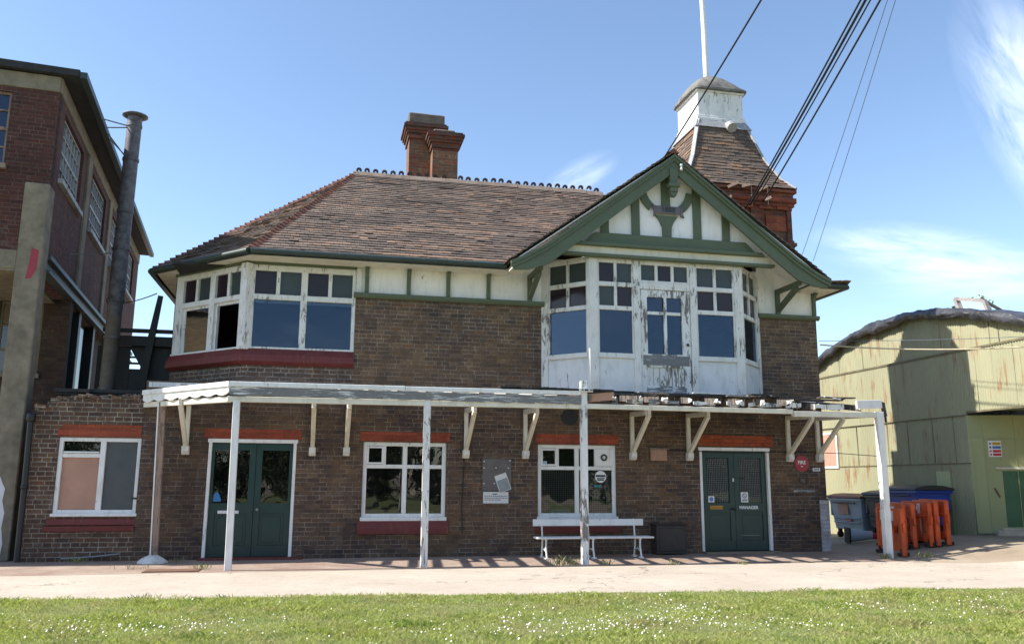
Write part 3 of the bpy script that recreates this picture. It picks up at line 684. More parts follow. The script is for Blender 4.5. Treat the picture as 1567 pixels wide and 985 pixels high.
# left corner bay window
mb = MB(); wh = 3.72; wt = 5.34
d0, d1 = -.12, -.01
def bay_face(mb, fr, a0, a1, units, zt0, post=.11):
    # units: list of (left, right) lights with two small panes over one large
    mb.fbox(fr, a0, a1, wt - .11, wt, d0, d1 - .003); mb.fbox(fr, a0, a1, zt0, zt0 + .1, d0, d1 - .003); mb.fbox(fr, a0, a1, wh, wh + .06, d0, d1 + .03)
    prev = a0
    for (l, r) in units:
        mb.fbox(fr, prev, l, wh, wt, d0, d1); m = (l + r) / 2
        mb.fbox(fr, m - .035, m + .035, zt0 + .1, wt - .11, d0 + .01, d1 - .01); prev = r
    mb.fbox(fr, prev, a1, wh, wt, d0, d1)
zt0 = 4.68
bay_face(mb, FB, 0, 2.0, [(.14, .98), (1.1, 1.93)], zt0)
bay_face(mb, FC, 0.0, LC, [(.17, .92), (1.07, 1.88)], zt0)
mb.beam((-1.5, .0, wh), (-1.5, .0, wt), .17, .17, up=(q, q, 0))
lbay = mb.build('bay_window', 'white_worn', H, bevel=.006)
mb = MB(); g2 = MB(); g3 = MB(); bl = MB(); od = MB()
for fr, us in ((FB, [(.14, .98), (1.1, 1.93)]), (FC, [(.17, .92), (1.07, 1.88)])):
    for ui, (l, r) in enumerate(us):
        m = (l + r) / 2
        if not (fr is FC and ui == 0): (od if fr is FC else mb).poly([fr(l, wh + .05, -.07), fr(r, wh + .05, -.07), fr(r, zt0, -.07), fr(l, zt0, -.07)])
        for i, (x0, x1) in enumerate(((l, m), (m, r))):
            t = (g2 if (i == 0) == (fr is FB) else g3)
            t.poly([fr(x0, zt0 + .1, -.07), fr(x1, zt0 + .1, -.07), fr(x1, wt - .11, -.07), fr(x0, wt - .11, -.07)])
        if fr is FC:                                     # inner casement edges
            bl.fbox(fr, l, l + .05, wh + .06, zt0, -.115, -.06); bl.fbox(fr, r - .05, r, wh + .06, zt0, -.115, -.06)
            bl.fbox(fr, l + .05, r - .05, zt0 - .05, zt0, -.115, -.061)
        else: bl.fbox(fr, l, r, zt0 - .06, zt0, -.115, -.076)
build_each(mb, 'pane', 'glass_bay', lbay); od.build('pane', 'glass_dull', lbay); build_each(g2, 'coloured_pane', 'glass_purple', lbay); build_each(g3, 'coloured_pane', 'glass_green', lbay); bl.build('casement', 'white_worn', lbay)
mb = MB()
prof = [(3.74, -.1), (3.745, .02), (3.62, .10), (3.5, .12), (3.44, .04), (3.44, -.1)]
k8 = math.tan(PI / 8)
for (fr, a0, a1, s0, s1) in ((FB, 0, 2.0, 1, 0), (FC, 0, LC, 1, 0)):
    A = [fr(a0 - (d * k8 * s0), z, d) for z, d in prof]; B = [fr(a1, z, d) for z, d in prof]; n = len(prof)
    mb.solid(A + B, [tuple(range(n)), tuple(range(n, 2 * n))] + [(i, (i + 1) % n, n + (i + 1) % n, n + i) for i in range(n)])
mb.build('bay_sill', 'red_paint', H)
mb = MB()
mb.fbox(FB, -.03, 2.0, wt, wt + .05, -.05, .035); mb.fbox(FC, -.03, LC, wt, wt + .05, -.05, .035); mb.build('window_head', 'green', H)

# main roof
ze = 5.47; RL, RRr = (.5, 3.5, 8.53), (6.6, 3.5, 8.53)
A0 = (-1.42, -.55, ze); A1 = (-3.42, 1.5, ze)
BL = (-3.42, 7.55, ze); BR = (10.6, 7.55, ze); FR = (10.6, -.55, ze)
VL, VR, VT = (3.27, -.55, ze), (9.93, -.55, ze), (6.6, 2.62, 7.87)
mb = MB()
tile_slope(mb, [A0, VL, VT, RRr, RL]); tile_slope(mb, [VR, FR, RRr, VT]); tile_slope(mb, [A1, A0, RL]); tile_slope(mb, [BL, A1, RL][0:3], .2, .3)
tile_slope(mb, [FR, (10.6, 3.5, ze), RRr], .16, .25); tile_slope(mb, [(6.6, 7.55, ze), BL, RL, RRr], .25, .4)
roof = mb.build('roof', 'tiles', H)
mb = MB(); hip_line(mb, A0, RL); hip_line(mb, A1, RL); mb.build('hip_tiles', 'tiles_red', roof)
mb = MB(); x = .42; n = 0
for i in range(30):
    x0 = .45 + i * .205 + random.gauss(0, .008); tilt = random.gauss(0, .01); rr = random.random()
    zc = 8.64 + tilt
    if i in (11, ): continue
    N = 12; mb = MB()
    for a in range(N):
        t0, t1 = -.5 + (PI + 1.) * a / N, -.5 + (PI + 1.) * (a + 1) / N
        pp = [(x0 + .1 + r * math.cos(t), 3.47, zc + r * math.sin(t)) for r, t in ((.022, t0), (.066, t0), (.066, t1), (.022, t1))]
        mb.prism(pp, (0, .06, 0), rr)
    mb.build('ridge_crest', 'ridge', roof)
mb = MB()
for i in range(14):
    a = .42 + i * .445; j = random.gauss(0, .006)
    mb.prism([(a, 3.36, 8.47 + j), (a, 3.42, 8.57 + j), (a, 3.5, 8.615 + j), (a, 3.58, 8.57 + j), (a, 3.64, 8.47 + j)], (.44, 0, 0), random.random())
mb.build('ridge_tiles', 'ridge_pale', roof)
# soffit, gutter
mb = MB(); sz = 5.385
mb.prism([(-1.4, -.5, sz), (3.4, -.5, sz), (3.4, 0, sz), (-1.5, 0.02, sz), (cx, cy, sz), (-3.36, 1.5, sz)], (0, 0, .02))
mr = MB(); mr.prism([(9.85, -.5, sz), (10.55, -.5, sz), (10.55, 3.5, sz), (10.25, 3.5, sz), (10.25, 0, sz), (9.85, 0, sz)], (0, 0, .02)); mr.build('soffit', 'cream', H)
mb.prism([(-3.36, 1.5, sz), (cx, cy, sz), (cx, 7, sz), (-3.36, 7, sz)], (0, 0, .02))
mb.build('soffit', 'cream', H)
mb = MB()
for p, q_ in (((-1.42, -.56, 5.425), (3.3, -.56, 5.425)), ((-3.43, 1.5, 5.425), (-1.42, -.56, 5.425)), ((-3.43, 7.5, 5.425), (-3.43, 1.5, 5.425)), ((9.9, -.56, 5.425), (10.62, -.56, 5.425)), ((10.62, -.56, 5.425), (10.62, 3.5, 5.425))):
    mb = MB(); mb.beam(p, q_, .035, .1); d = Vector(q_) - Vector(p); o_ = d.cross(Vector((0, 0, 1))).normalized() * .06
    mb.path([Vector(p) + o_ + Vector((0, 0, .01)), Vector(q_) + o_ + Vector((0, 0, .01))], .055, 10); mb.build('gutter', 'gutter', H)
# ragged tiles and broken ends at the right verge
mb = MB()
for i in range(16):
    x = 9.85 + i * .05; mb.beam((x, -.62 - random.random() * .12, 5.52 + random.gauss(0, .02)), (x + random.uniform(.1, .25), -.3, 5.56 + random.gauss(0, .03)), .16, .016, r=random.random())
mb.build('loose_tiles', 'tiles', roof)

# chimneys
def stack(x0, x1, y0, y1, zb, zt, pot, name):
    mb = MB(); mb.box(x0, x1, y0, y1, zb, zt - .52)
    o = mb.build('chimney_stack', 'brick_chim', roof); mb = MB()
    steps = [(.0, .07), (.035, .07), (.035, .06), (.075, .07), (.11, .08), (.15, .07), (.11, .05)]; z = zt - .52
    for i, (e, h) in enumerate(steps): mb.box(x0 - e, x1 + e, y0 - e, y1 + e, z, z + h, .0); z += h
    mb.build('chimney_cap', 'brick_chimcap', roof)
    mb = MB(); px0, px1, ph = pot
    mb.box(px0, px1, y0 + .06, y1 - .06, z, z + ph); mb.build('chimney_pot', 'pot', roof, bevel=.03, jit=.004)
M['brick_chimcap'] = brick_mat('sooty_cap_brick', (.1, .06, .045), (.3, .075, .035), (.07, .06, .05), (.14, .12, .1), (.06, .045, .04), .6, seed=4)
M['pot'] = plain('grey_cement_chimney_top', (.13, .105, .085), .9, var=.4, bump=.4)
stack(1.80, 2.62, 4.2, 4.95, 7.5, 10.32, (1.78, 2.70, .33), 'a')
stack(2.34, 2.97, 3.72, 4.0 + .35, 7.7, 9.93, (2.36, 2.9, .13), 'b')

# ---------------- gable
gmb = MB()
GP = F((0, -.82, 0), (1, 0, 0))
gmb.prism([GP(4.5, 5.9, -.05), GP(8.7, 5.9, -.05), GP(8.7, gz(8.7) - .1, -.05), GP(6.6, 7.75, -.05), GP(4.5, gz(4.5) - .1, -.05)], (0, -.05, 0))
gable = gmb.build('gable', 'plaster', H)
mb = MB(); mb.prism([GP(4.72, 5.88, 0), GP(8.48, 5.88, 0), GP(8.2, 6.15, 0), GP(5.0, 6.15, 0)], (0, -.08, 0)); mb.prism([GP(4.62, 5.872, .005), GP(8.58, 5.872, .005), GP(8.52, 5.94, .005), GP(4.68, 5.94, .005)], (0, -.14, 0)); mb.build('tie_beam', 'green', gable, bevel=.006)
mb = MB(); mb.fbox(GP, 4.45, 8.75, 5.725, 5.87, -.03, .04); mb.build('fascia_board', 'cream', gable)
mb = MB(); mb.fbox(GP, 4.36, 8.82, 5.665, 5.725, -.03, .1); mb.build('moulding', 'green', gable, bevel=.01)
def timber(pts, th=.04):
    mb = MB(); mb.prism([GP(x, z, .001) for x, z in pts], (0, -th, 0)); mb.build('timber', 'green', gable)
for a, b in ((5.78, 5.945), (7.09, 7.26), (5.14, 5.3), (7.72, 7.88)):
    timber([(a, 6.15), (b, 6.15), (b, gz(b) - .2), (a, gz(a) - .2)])
timber([(6.42, 6.75), (6.6, 6.75), (6.6, 7.72), (6.42, 7.72)])
timber([(6.43, 6.15), (6.61, 6.15), (6.62, 6.36), (6.67, 6.48), (6.76, 6.6), (6.28, 6.6), (6.37, 6.48), (6.42, 6.36)])
def arc(cx, cz, r0, r1, t0, t1, n=10, th=.045):
    o = [(cx + r1 * math.cos(t0 + (t1 - t0) * i / n), cz + r1 * math.sin(t0 + (t1 - t0) * i / n)) for i in range(n + 1)]
    p = [(cx + r0 * math.cos(t0 + (t1 - t0) * i / n), cz + r0 * math.sin(t0 + (t1 - t0) * i / n)) for i in range(n + 1)]
    for i in range(n): timber_mb.prism([GP(*o[i], .001), GP(*o[i + 1], .001), GP(*p[i + 1], .001), GP(*p[i], .001)], (0, -th, 0))
for sgn in (-1, 1):
    timber_mb = MB(); c0 = (6.52, 7.17)
    t0, t1 = (R(188), R(232)) if sgn < 0 else (R(308), R(352))
    arc(c0[0], c0[1], .44, .6, t0, t1); timber_mb.build('timber', 'green', gable)
mb = MB()
mb.prism([GP(x, z, .05) for x, z in ((6.24, 6.79), (6.83, 6.79), (6.83, 6.63), (6.24, 6.63))], (0, -.03, 0))
mb.prism([GP(x, z, .045) for x, z in ((6.2, 6.8), (6.27, 6.79), (6.27, 6.58), (6.22, 6.56), (6.24, 6.66))], (0, -.05, 0)); mb.prism([GP(x, z, .045) for x, z in ((6.8, 6.79), (6.87, 6.8), (6.84, 6.66), (6.88, 6.56), (6.8, 6.58))], (0, -.05, 0))
pl = mb.build('date_plaque', 'plaque', gable, bevel=.008)
text_mb('1888', .15, GP, 6.54, 6.71, .083, bold=.004).build('lettering', 'ink', gable)
# bargeboards
outer = [(3.28, 5.41), (3.55, 5.535), (4.0, 5.80), (4.77, 6.39), (6.6, 7.80)]; inner = [(6.6, 7.44), (4.77, 5.99), (4.32, 5.65), (4.08, 5.46), (3.9, 5.30), (3.34, 5.25)]
for sg in (-1, 1):
    mp = (lambda p: p) if sg < 0 else (lambda p: (13.2 - p[0], p[1]))
    BG = F((0, -1.1, 0), (1, 0, 0)); mb = MB()
    top = outer; bot = inner[::-1][:]       # build as strips so the outline may bend
    tb = [(3.34, 5.25), (3.62, 5.27), (4.0, 5.39), (4.77, 5.99), (6.6, 7.44)]
    for i in range(4):
        mb.prism([BG(*mp(p), 0) for p in (tb[i], tb[i + 1], top[i + 1], top[i])], (0, .05, 0))
        cap = lambda p, t: (p[0], p[1] - t)
        mb.prism([BG(*mp(p), .001) for p in (cap(top[i], .13), cap(top[i + 1], .13), top[i + 1], top[i])], (0, -.035, 0))
        mb.prism([BG(*mp(p), .036) for p in (cap(top[i], .06), cap(top[i + 1], .06), top[i + 1], top[i])], (0, -.03, 0))
    mb.build('bargeboard', 'green', gable)
mb = MB(); mb.fbox(GP, 6.5, 6.66, 7.02, 7.5, .2, .32); mb.prism([GP(6.46, 7.12, .19), GP(6.7, 7.12, .19), GP(6.7, 7.2, .19), GP(6.46, 7.2, .19)], (0, -.16, 0)); mb.prism([GP(6.5, 7.02, .2), GP(6.66, 7.02, .2), GP(6.62, 6.93, .2), GP(6.54, 6.93, .2)], (0, -.1, 0)); mb.build('pendant', 'green', gable, bevel=.006)
mb = MB(); mb.lathe(GP(6.73, 7.46, .34), [(.0, 0), (.03, .005), (.032, .05), (.02, .055), (.02, .09), (.035, .1), (.03, .13), (0, .135)], 10); mb.build('insulator', 'paper', gable)
mb = MB()
for p, q_ in (((6.6, -1.1, 7.86), (3.27, -1.1, 5.45)), ((6.6, -1.1, 7.86), (9.93, -1.1, 5.45))):
    a, b = Vector(p), Vector(q_)
    pts = [b, Vector((b.x, -.3, b.z)), Vector((6.6, 2.62, 7.86)), a]
    tile_slope(mb, [pts[0], pts[1], pts[2], pts[3]] if b.x > 6 else [pts[1], pts[0], pts[3], pts[2]], deck=True)
mb.build('gable_roof', 'tiles', roof)
mb = MB(); hip_line(mb, (6.6, -1.12, 7.86), (6.6, 2.5, 7.87)); mb.build('gable_ridge_tiles', 'tiles_red', roof)
mb = MB()
for sg in (-1, 1):
    a = Vector((6.6, -1.06, 7.8)); b = Vector((6.6 + sg * 3.2, -1.06, 5.48)); c = Vector((b.x, 0.03, b.z)); d = Vector((6.6, .03, 7.8))
    mb.hexa([a, b, c, d], [p - Vector((0, 0, .025)) for p in (a, b, c, d)])
mb.build('verge_soffit', 'plaster', gable)
for sg in (-1, 1): mb = MB(); mb.box(6.6 + sg * 3.12 - .14, 6.6 + sg * 3.12 + .14, -1.06, -.5, 5.31, 5.335); mb.build('eaves_soffit', 'cream', gable)

# ---------------- right bay window under the gable
bx0, bx1, pj = 4.17, 8.90, .76
FL_ = F((bx0, 0, 0), (.75, -pj, 0), (-pj, -.75, 0)); FF = F((4.92, -pj, 0), (1, 0, 0)); FR_ = F((8.13, -pj, 0), (.77, pj, 0), (pj, -.77, 0))
LL = math.hypot(.75, pj); LR = math.hypot(.77, pj); LF = 3.21
zb, zs, z1_, z2_, zt_ = 3.08, 3.76, 4.69, 5.16, 5.665
pans = []; fm = MB(); pn = MB(); gp = MB(); gg = MB(); pan = MB()
def quadp(mb, fr, a0, a1, z0, z1, d=-.05): mb.poly([fr(a0, z0, d), fr(a1, z0, d), fr(a1, z1, d), fr(a0, z1, d)])
def unit(fr, a0, a1, ncol, order):
    """one light of the bay: panel, big pane and two rows of small panes between a0 and a1"""
    fm.fbox(fr, a0, a1, zs - .05, zs + .045, -.1, .02); fm.fbox(fr, a0, a1, z1_ - .04, z1_ + .045, -.1, -.004); fm.fbox(fr, a0, a1, z2_ - .04, z2_ + .05, -.1, -.004); fm.fbox(fr, a0, a1, zt_ - .07, zt_, -.1, -.004)
    fm.fbox(fr, a0, a0 + .03, zs + .045, zt_ - .07, -.095, -.01); fm.fbox(fr, a1 - .03, a1, zs + .045, zt_ - .07, -.095, -.01)
    for i in range(1, ncol):
        m = a0 + (a1 - a0) * i / ncol; fm.fbox(fr, m - .03, m + .03, z1_ + .045, z2_ - .04, -.09, -.01); fm.fbox(fr, m - .03, m + .03, z2_ + .05, zt_ - .07, -.09, -.01)
    quadp(pn, fr, a0 + .02, a1 - .02, zs + .03, z1_ - .03)
    for i in range(ncol):
        x0, x1 = a0 + (a1 - a0) * i / ncol, a0 + (a1 - a0) * (i + 1) / ncol
        quadp(gp if order[i] else gg, fr, x0, x1, z2_ + .02, zt_ - .03); quadp(gg if order[i] else gp, fr, x0, x1, z1_ + .02, z2_ - .02)
    pans.append((fr, a0, a1))
pw = .17
unit(FL_, .13, LL - .06, 2, (0, 0)); unit(FF, pw, .9, 2, (1, 0)); unit(FF, 2.22, LF - .16, 2, (0, 0)); unit(FR_, .06, LR - .1, 2, (0, 0))
for fr, a0, a1 in ((FL_, -.02, .13), (FL_, LL - .06, LL), (FF, -.01, pw), (FF, .9, 1.03), (FF, 2.09, 2.22), (FF, LF - .16, LF + .01), (FR_, 0, .06), (FR_, LR - .1, LR + .02)):
    fm.fbox(fr, a0, a1, zb - .02, zt_, -.12, .012)
fm.fbox(FF, 1.03, 2.09, 5.1, 5.24, -.1, -.002); fm.fbox(FF, 1.03, 2.09, zt_ - .07, zt_, -.1, -.004)
fm.fbox(FF, 1.03, 1.07, 5.24, zt_ - .07, -.1, -.008); fm.fbox(FF, 2.05, 2.09, 5.24, zt_ - .07, -.1, -.008)
for m in (1.39, 1.73): fm.fbox(FF, m - .03, m + .03, 5.24, zt_ - .07, -.09, -.01)
fm.fbox(FF, 1.07, 2.05, 5.24, 5.28, -.1, -.012)
quadp(gg, FF, 1.05, 1.39, 5.25, zt_ - .05); quadp(gp, FF, 1.39, 1.73, 5.25, zt_ - .05); quadp(gg, FF, 1.73, 2.07, 5.25, zt_ - .05)
bay = fm.build('bay_window', 'white_worn', H, bevel=.006)
M['panel'] = wood_mat('stained_white_panel', (.68, .68, .69), (.3, .28, .27), .075, (.55, .56, .58), fine=6, dirt=.3)
for fr, a0, a1 in pans: pan = MB(); pan.fbox(fr, a0, a1, zb, zs - .05, -.08, -.025); pan.build('panel', 'panel', bay)
build_each(pn, 'pane', 'glass_bay', bay); build_each(gp, 'coloured_pane', 'glass_purple', bay); build_each(gg, 'coloured_pane', 'glass_green', bay)
# french door in the middle of the bay
dd = MB(); a0, a1 = 1.04, 2.08; zd = 3.0
dd.plate(FF, a0, a1, zd + .04, 5.09, [(a0 + .14, 1.53, 3.82, 4.6), (1.59, a1 - .17, 3.82, 4.6), (a0 + .14, 1.53, 4.66, 4.95), (1.59, a1 - .17, 4.66, 4.95), (a0 + .12, a1 - .14, 3.2, 3.56)], -.09, -.02)
door = dd.build('balcony_door', 'white_peel', H, bevel=.004)
dd = MB()
for (x0, x1, z0, z1) in ((a0 + .13, 1.54, 3.8, 4.61), (1.58, a1 - .16, 3.8, 4.61), (a0 + .13, 1.54, 4.65, 4.96), (1.58, a1 - .16, 4.65, 4.96)): quadp(dd, FF, x0, x1, z0, z1, -.06)
build_each(dd, 'pane', 'glass_bay', door)
dd = MB(); n = 6; w = (a1 - .14 - a0 - .12) / n
for i in range(n): dd.fbox(FF, a0 + .12 + i * w + .006, a0 + .12 + (i + 1) * w - .006, 3.2, 3.56, -.08, -.045 - (i % 2) * .006)
dd.build('lower_panel', 'white_worn', door)
dd = MB(); dd.fbox(FF, a0 + .04, a1 - .04, 3.6, 3.79, -.03, -.012); dd.fbox(FF, a0 + .1, a1 - .12, 3.06, 3.17, -.03, -.014); dd.build('weather_rail', 'grey_board', door)
dd = MB(); dd.lathe(FF(a1 - .07, 4.02, -.0), [(0, -.03), (.025, -.02), (.03, 0), (.02, .025), (0, .03)], 8); dd.build('handle', 'black_iron', door)
mb = MB()
mb.prism([(bx0, 0, zt_), (4.92, -pj, zt_), (8.13, -pj, zt_), (bx1, 0, zt_)], (0, 0, .03)); mb.build('bay_soffit', 'cream', H); mb = MB(); mb.prism([(bx0, 0, zb - .1), (4.92, -pj, zb - .1), (8.13, -pj, zb - .1), (bx1, 0, zb - .1)], (0, 0, .07)); mb.build('bay_floor', 'black_wood', H)
mb = MB(); mb.fbox(FF, -.02, LF + .02, zb - .14, zb - .02, -.1, -.01); mb.fbox(FR_, 0, LR, zb - .14, zb - .02, -.1, -.01); mb.build('bay_base', 'black_wood', H)

# ---------------- corner tower
tx, ty, hw = 8.93, 1.95, 1.26
mb = MB(); mb.box(tx - hw, tx + hw, ty - hw, ty + hw, 4.9, 7.5)
tower = mb.build('tower', 'brick_tower', H)
mb = MB()
for (e, z0, z1) in ((.05, 6.55, 6.62), (.09, 6.62, 6.70), (.05, 6.70, 6.76), (.04, 7.46, 7.54), (.08, 7.54, 7.62), (.12, 7.62, 7.74), (.07, 7.74, 7.86), (.13, 7.86, 7.93)):
    mb.box(tx - hw - e, tx + hw + e, ty - hw - e, ty + hw + e, z0, z1)
for x, w in ((tx - hw, .28), (8.35, .3), (9.2, .32), (10.09, .1)): mb.box(x, x + w, ty - hw - .045, ty - hw, 6.76, 7.46)
for y in (ty - hw, ty - .16, ty + hw - .28): mb.box(tx + hw, tx + hw + .045, y, y + .28, 6.76, 7.46)
mb.build('cornice', 'brick_tower', tower)
M['brick_orange'] = brick_mat('bright_orange_brick', (.36, .085, .03), (.28, .06, .025), (.2, .08, .05), (.25, .14, .1), (.3, .07, .02), .5, h=.07)
mb = MB()
for x in (8.7, 9.57): mb.box(x, x + .5, ty - hw - .03, ty - hw + .1, 6.96, 7.32)
for x in (8.4, 8.95, 9.4, 9.84): mb.box(x, x + .3, ty - hw - .068, ty - hw, 7.465, 7.535)
mb.box(9.3, 10.19, ty - hw - .062, ty - hw, 6.42, 6.545)
mb.box(tx - hw - .105, tx + hw + .105, ty - hw - .128, ty - hw - .1, 7.64, 7.72); mb.build('brick_panel', 'brick_orange', tower)
mb = MB(); ez, he = 7.96, 1.385; prof = [(he, ez), (1.16, 8.24), (.92, 8.74), (.6, 9.8)]
cor = lambda h, z: [(tx - h, ty - h, z), (tx + h, ty - h, z), (tx + h, ty + h, z), (tx - h, ty + h, z)]
rings = [cor(*p) for p in prof]
for s_ in range(4):
    t_ = (s_ + 1) % 4
    for a, b in zip(rings, rings[1:]): tile_slope(mb, [a[s_], a[t_], b[t_], b[s_]], .1, .15, .02, .013, overhang=.025 if a is rings[0] else .0)
mb.build('tower_roof', 'tiles_tower', tower)
for s_ in range(4):
    mb = MB()
    for a, b in zip(rings, rings[1:]): mb.beam(Vector(a[s_]) + Vector((0, 0, .012)), Vector(b[s_]) + Vector((0, 0, .012)), .09, .045)
    mb.build('hip_flashing', 'lead_pale', tower)
mb = MB(); mb.hexa(cor(.72, 9.6), cor(.63, 9.8)); mb.build('apron', 'lead_pale', tower)
mb = MB(); mb.box(tx - .58, tx + .58, ty - .58, ty + .58, 9.79, 10.6); 
for e, z0, z1 in ((.05, 9.78, 9.87), (.03, 9.87, 9.93), (.04, 10.53, 10.6)): mb.box(tx - .58 - e, tx + .58 + e, ty - .58 - e, ty + .58 + e, z0, z1)
mb.build('cupola', 'lead_white', tower, bevel=.008)
mb = MB(); pr = [(.64, 10.57), (.69, 10.58), (.69, 10.63), (.66, 10.71), (.6, 10.82), (.51, 10.93), (.4, 11.03), (.27, 11.12), (.1, 11.19)]
def rsq(h, z, n):     # square with rounded corners
    o = []
    for i in range(40):
        t = 2 * PI * i / 40 + PI / 4; k_ = h / (abs(math.cos(t)) ** n + abs(math.sin(t)) ** n) ** (1 / n); o.append((tx + k_ * math.cos(t), ty + k_ * math.sin(t), z))
    return o
rr_ = [rsq(h, z, max(2.6, 12 - 2.2 * i) if i > 2 else 14) for i, (h, z) in enumerate(pr)]
for a, b in zip(rr_, rr_[1:]): mb.solid(a + b, [(i, (i + 1) % 40, 40 + (i + 1) % 40, 40 + i) for i in range(40)], sm=a is not rr_[0])
mb.poly(rr_[0][::-1]); mb.poly(rr_[-1]); mb.lathe((tx - .05, ty, 11.17), [(.09, 0), (.09, .03), (.06, .05), (.055, .09)], 12); mb.build('lead_cap', 'lead', tower)
mb = MB(); c = Vector((tx + .15, ty - .64, 9.72)); mb.path([c + Vector((0, .1, .0)), c + Vector((0, -.1, -.06)), c + Vector((0, -.2, -.16))], [.1, .115, .125], 10); mb.build('vent_cowl', 'lead_pale', tower)
mb = MB()
for i, (x, z, dx, dz) in enumerate(((8.6, 7.86, .22, .1), (8.95, 7.9, .16, .04), (9.35, 7.84, .18, .09), (9.5, 7.62, .12, .06), (8.5, 7.55, .15, .08))): mb.beam((x, ty - hw - .15, z), (x + dx, ty - hw - .22, z + dz), .08, .06)
for x in (9.15, 9.55): mb.tube((x, ty - hw - .2, 7.5), (x, ty - hw - .2, 7.95), .012)
mb.build('cable_arm', 'bare_wood', tower)
fp = MB(); fp.path([(tx - .05, ty, 11.16), (tx - .06, ty, 12.4), (tx - .09, ty, 13.6), (tx - .12, ty, 15.4)], [.07, .068, .06, .05], 10)
tag(fp.build('flagpole', 'white', loc=(tx - .06, ty, 11.05)), 'tall thin white flagpole standing on the lead cap of the tower', 'flagpole')

# small fittings on the front wall
mb = MB(); mb.lathe((0, 0, 0), [(.0, 0)], 3)
def on_wall(name, mat, fn, label, cat, loc, group=None, bevel=.004):
    mb = MB(); fn(mb); return tag(mb.build(name, mat, loc=loc, bevel=bevel), label, cat, group)
nb = on_wall('notice_board', 'board', lambda m: (m.fbox(F0, 2.99, 3.55, 1.19, 1.79, .003, .03), [m.lathe(F0(x, z, .03), [(.012, -.012), (.012, .012)], 8) for x in () for z in ()]), 'grey wooden notice board with a sheet hanging askew, beside the white notice', 'notice board', F0(3.27, 1.19))
mb = MB()
for x, z in ((3.02, 1.74), (3.52, 1.76), (3.02, 1.62), (3.25, 1.62), (3.49, 1.62), (3.02, 1.33), (3.22, 1.33)): mb.fbox(F0, x - .011, x + .011, z - .011, z + .011, .03, .036)
mb.build('nail', 'paper', nb)
def tilted(m, cx0, cz0, w, h, ang, d0, d1, z_lo=-1., z_hi=1.):
    c, s_ = math.cos(ang), math.sin(ang)
    pts = [F0(cx0 + x * c - z * s_, cz0 + x * s_ + z * c, d0) for x, z in ((-w / 2, z_lo * h / 2), (w / 2, z_lo * h / 2), (w / 2, z_hi * h / 2), (-w / 2, z_hi * h / 2))]
    m.prism(pts, (0, -(d1 - d0), 0))
sh = on_wall('loose_sheet', 'paper', lambda m: tilted(m, 3.385, 1.345, .235, .33, R(20), .031, .036), 'pale sheet of paper hanging tilted on the grey notice board', 'paper', F0(3.38, 1.2), bevel=0)
mb = MB(); tilted(mb, 3.385, 1.345, .21, .31, R(20), .0365, .038, -1., .42); mb.build('printed_area', 'paper_grey', sh)
nt = on_wall('wall_notice', 'paper', lambda m: m.fbox(F0, 3.01, 3.5, .96, 1.175, .003, .018), 'small white printed notice with dark lines of text under the notice board', 'notice', F0(3.25, .96))
mb = MB(); random.seed(4)
mb.fbox(F0, 3.19, 3.28, 1.125, 1.142, .018, .02)
for j, z in enumerate((1.09, 1.055, 1.02)):
    x = 3.04
    while x < (3.47 if j < 2 else 3.3): w = random.uniform(.02, .055); mb.fbox(F0, x, min(x + w, 3.48), z, z + .012, .018, .02); x += w + .012
mb.build('print_lines', 'ink', nt)
fs = MB(); c0 = (9.71, 1.765)
fs.prism([F0(c0[0] + .165 * math.cos(t * PI / 16), c0[1] + .165 * math.sin(t * PI / 16), .004) for t in range(32)], (0, -.014, 0))
fs = tag(fs.build('fire_sign', 'red_sign', loc=F0(9.71, 1.6)), 'round red sign reading FIRE on the brick wall right of the door', 'sign')
text_mb('FIRE', .1, F0, 9.71, 1.785, .019, bold=.002).build('lettering', 'sign_white', fs)
text_mb('POINT', .032, F0, 9.71, 1.70, .019) if False else None
mb = MB(); mb.fbox(F0, 9.685, 9.735, 1.70, 1.715, .018, .02); mb.build('small_print', 'sign_white', fs)
ws = on_wall('wall_plate', 'paper', lambda m: m.fbox(F0, 9.96, 10.13, 1.61, 1.68, .003, .015), 'tiny white plate fixed to the bricks just below the last canopy bracket', 'sign', F0(10.05, 1.61))
mb = MB(); [mb.fbox(F0, x, x + .018, 1.63, 1.66, .015, .017) for x in (9.985, 10.015, 10.045, 10.075)]; mb.build('print_lines', 'ink', ws)
on_wall('wall_socket', 'lead', lambda m: (m.fbox(F0, 9.66, 9.76, 1.38, 1.46, .003, .03), m.fbox(F0, 9.68, 9.74, 1.4, 1.44, .03, .04)), 'small grey metal box on the wall below the red fire sign', 'box', F0(9.71, 1.38))
hb = on_wall('wooden_hatch', 'wood_box', lambda m: m.fbox(F0, 6.38, 6.73, 1.79, 2.01, .003, .05), 'pinkish wooden hatch box high on the wall right of the grilled window', 'hatch', F0(6.55, 1.79), bevel=.008)
mb = MB(); mb.fbox(F0, 6.35, 6.76, 2.012, 2.035, .0, .07); mb.build('lid', 'bare_wood', hb)
cb = on_wall('floor_cabinet', 'cabinet', lambda m: (m.box(6.36, 6.98, -.3, -.004, .02, .55), m.box(6.41, 6.93, -.315, -.3, .07, .5)), 'low dark brown cabinet against the wall right of the white bench', 'cabinet', (6.67, -.15, 0), bevel=.01)
mb = MB(); mb.box(6.33, 7.01, -.33, -.004, .553, .58); mb.build('lid', 'cabinet', cb, bevel=.008)
hv = MB(); hv.lathe((0, 0, 0), [(0, 0)], 3)
mb = MB(); pts = [F0(4.72 + .16 * math.cos(t * PI / 12), 2.6 + .16 * math.sin(t * PI / 12) * (1 if t < 13 else .9), .004) for t in range(24)]; mb.prism(pts, (0, -.02, 0)); vt = mb.build('vent_hole_cover', 'black_iron', loc=F0(4.72, 2.44)); tag(vt, 'round black vent cover high on the wall left of the grilled window head', 'vent')
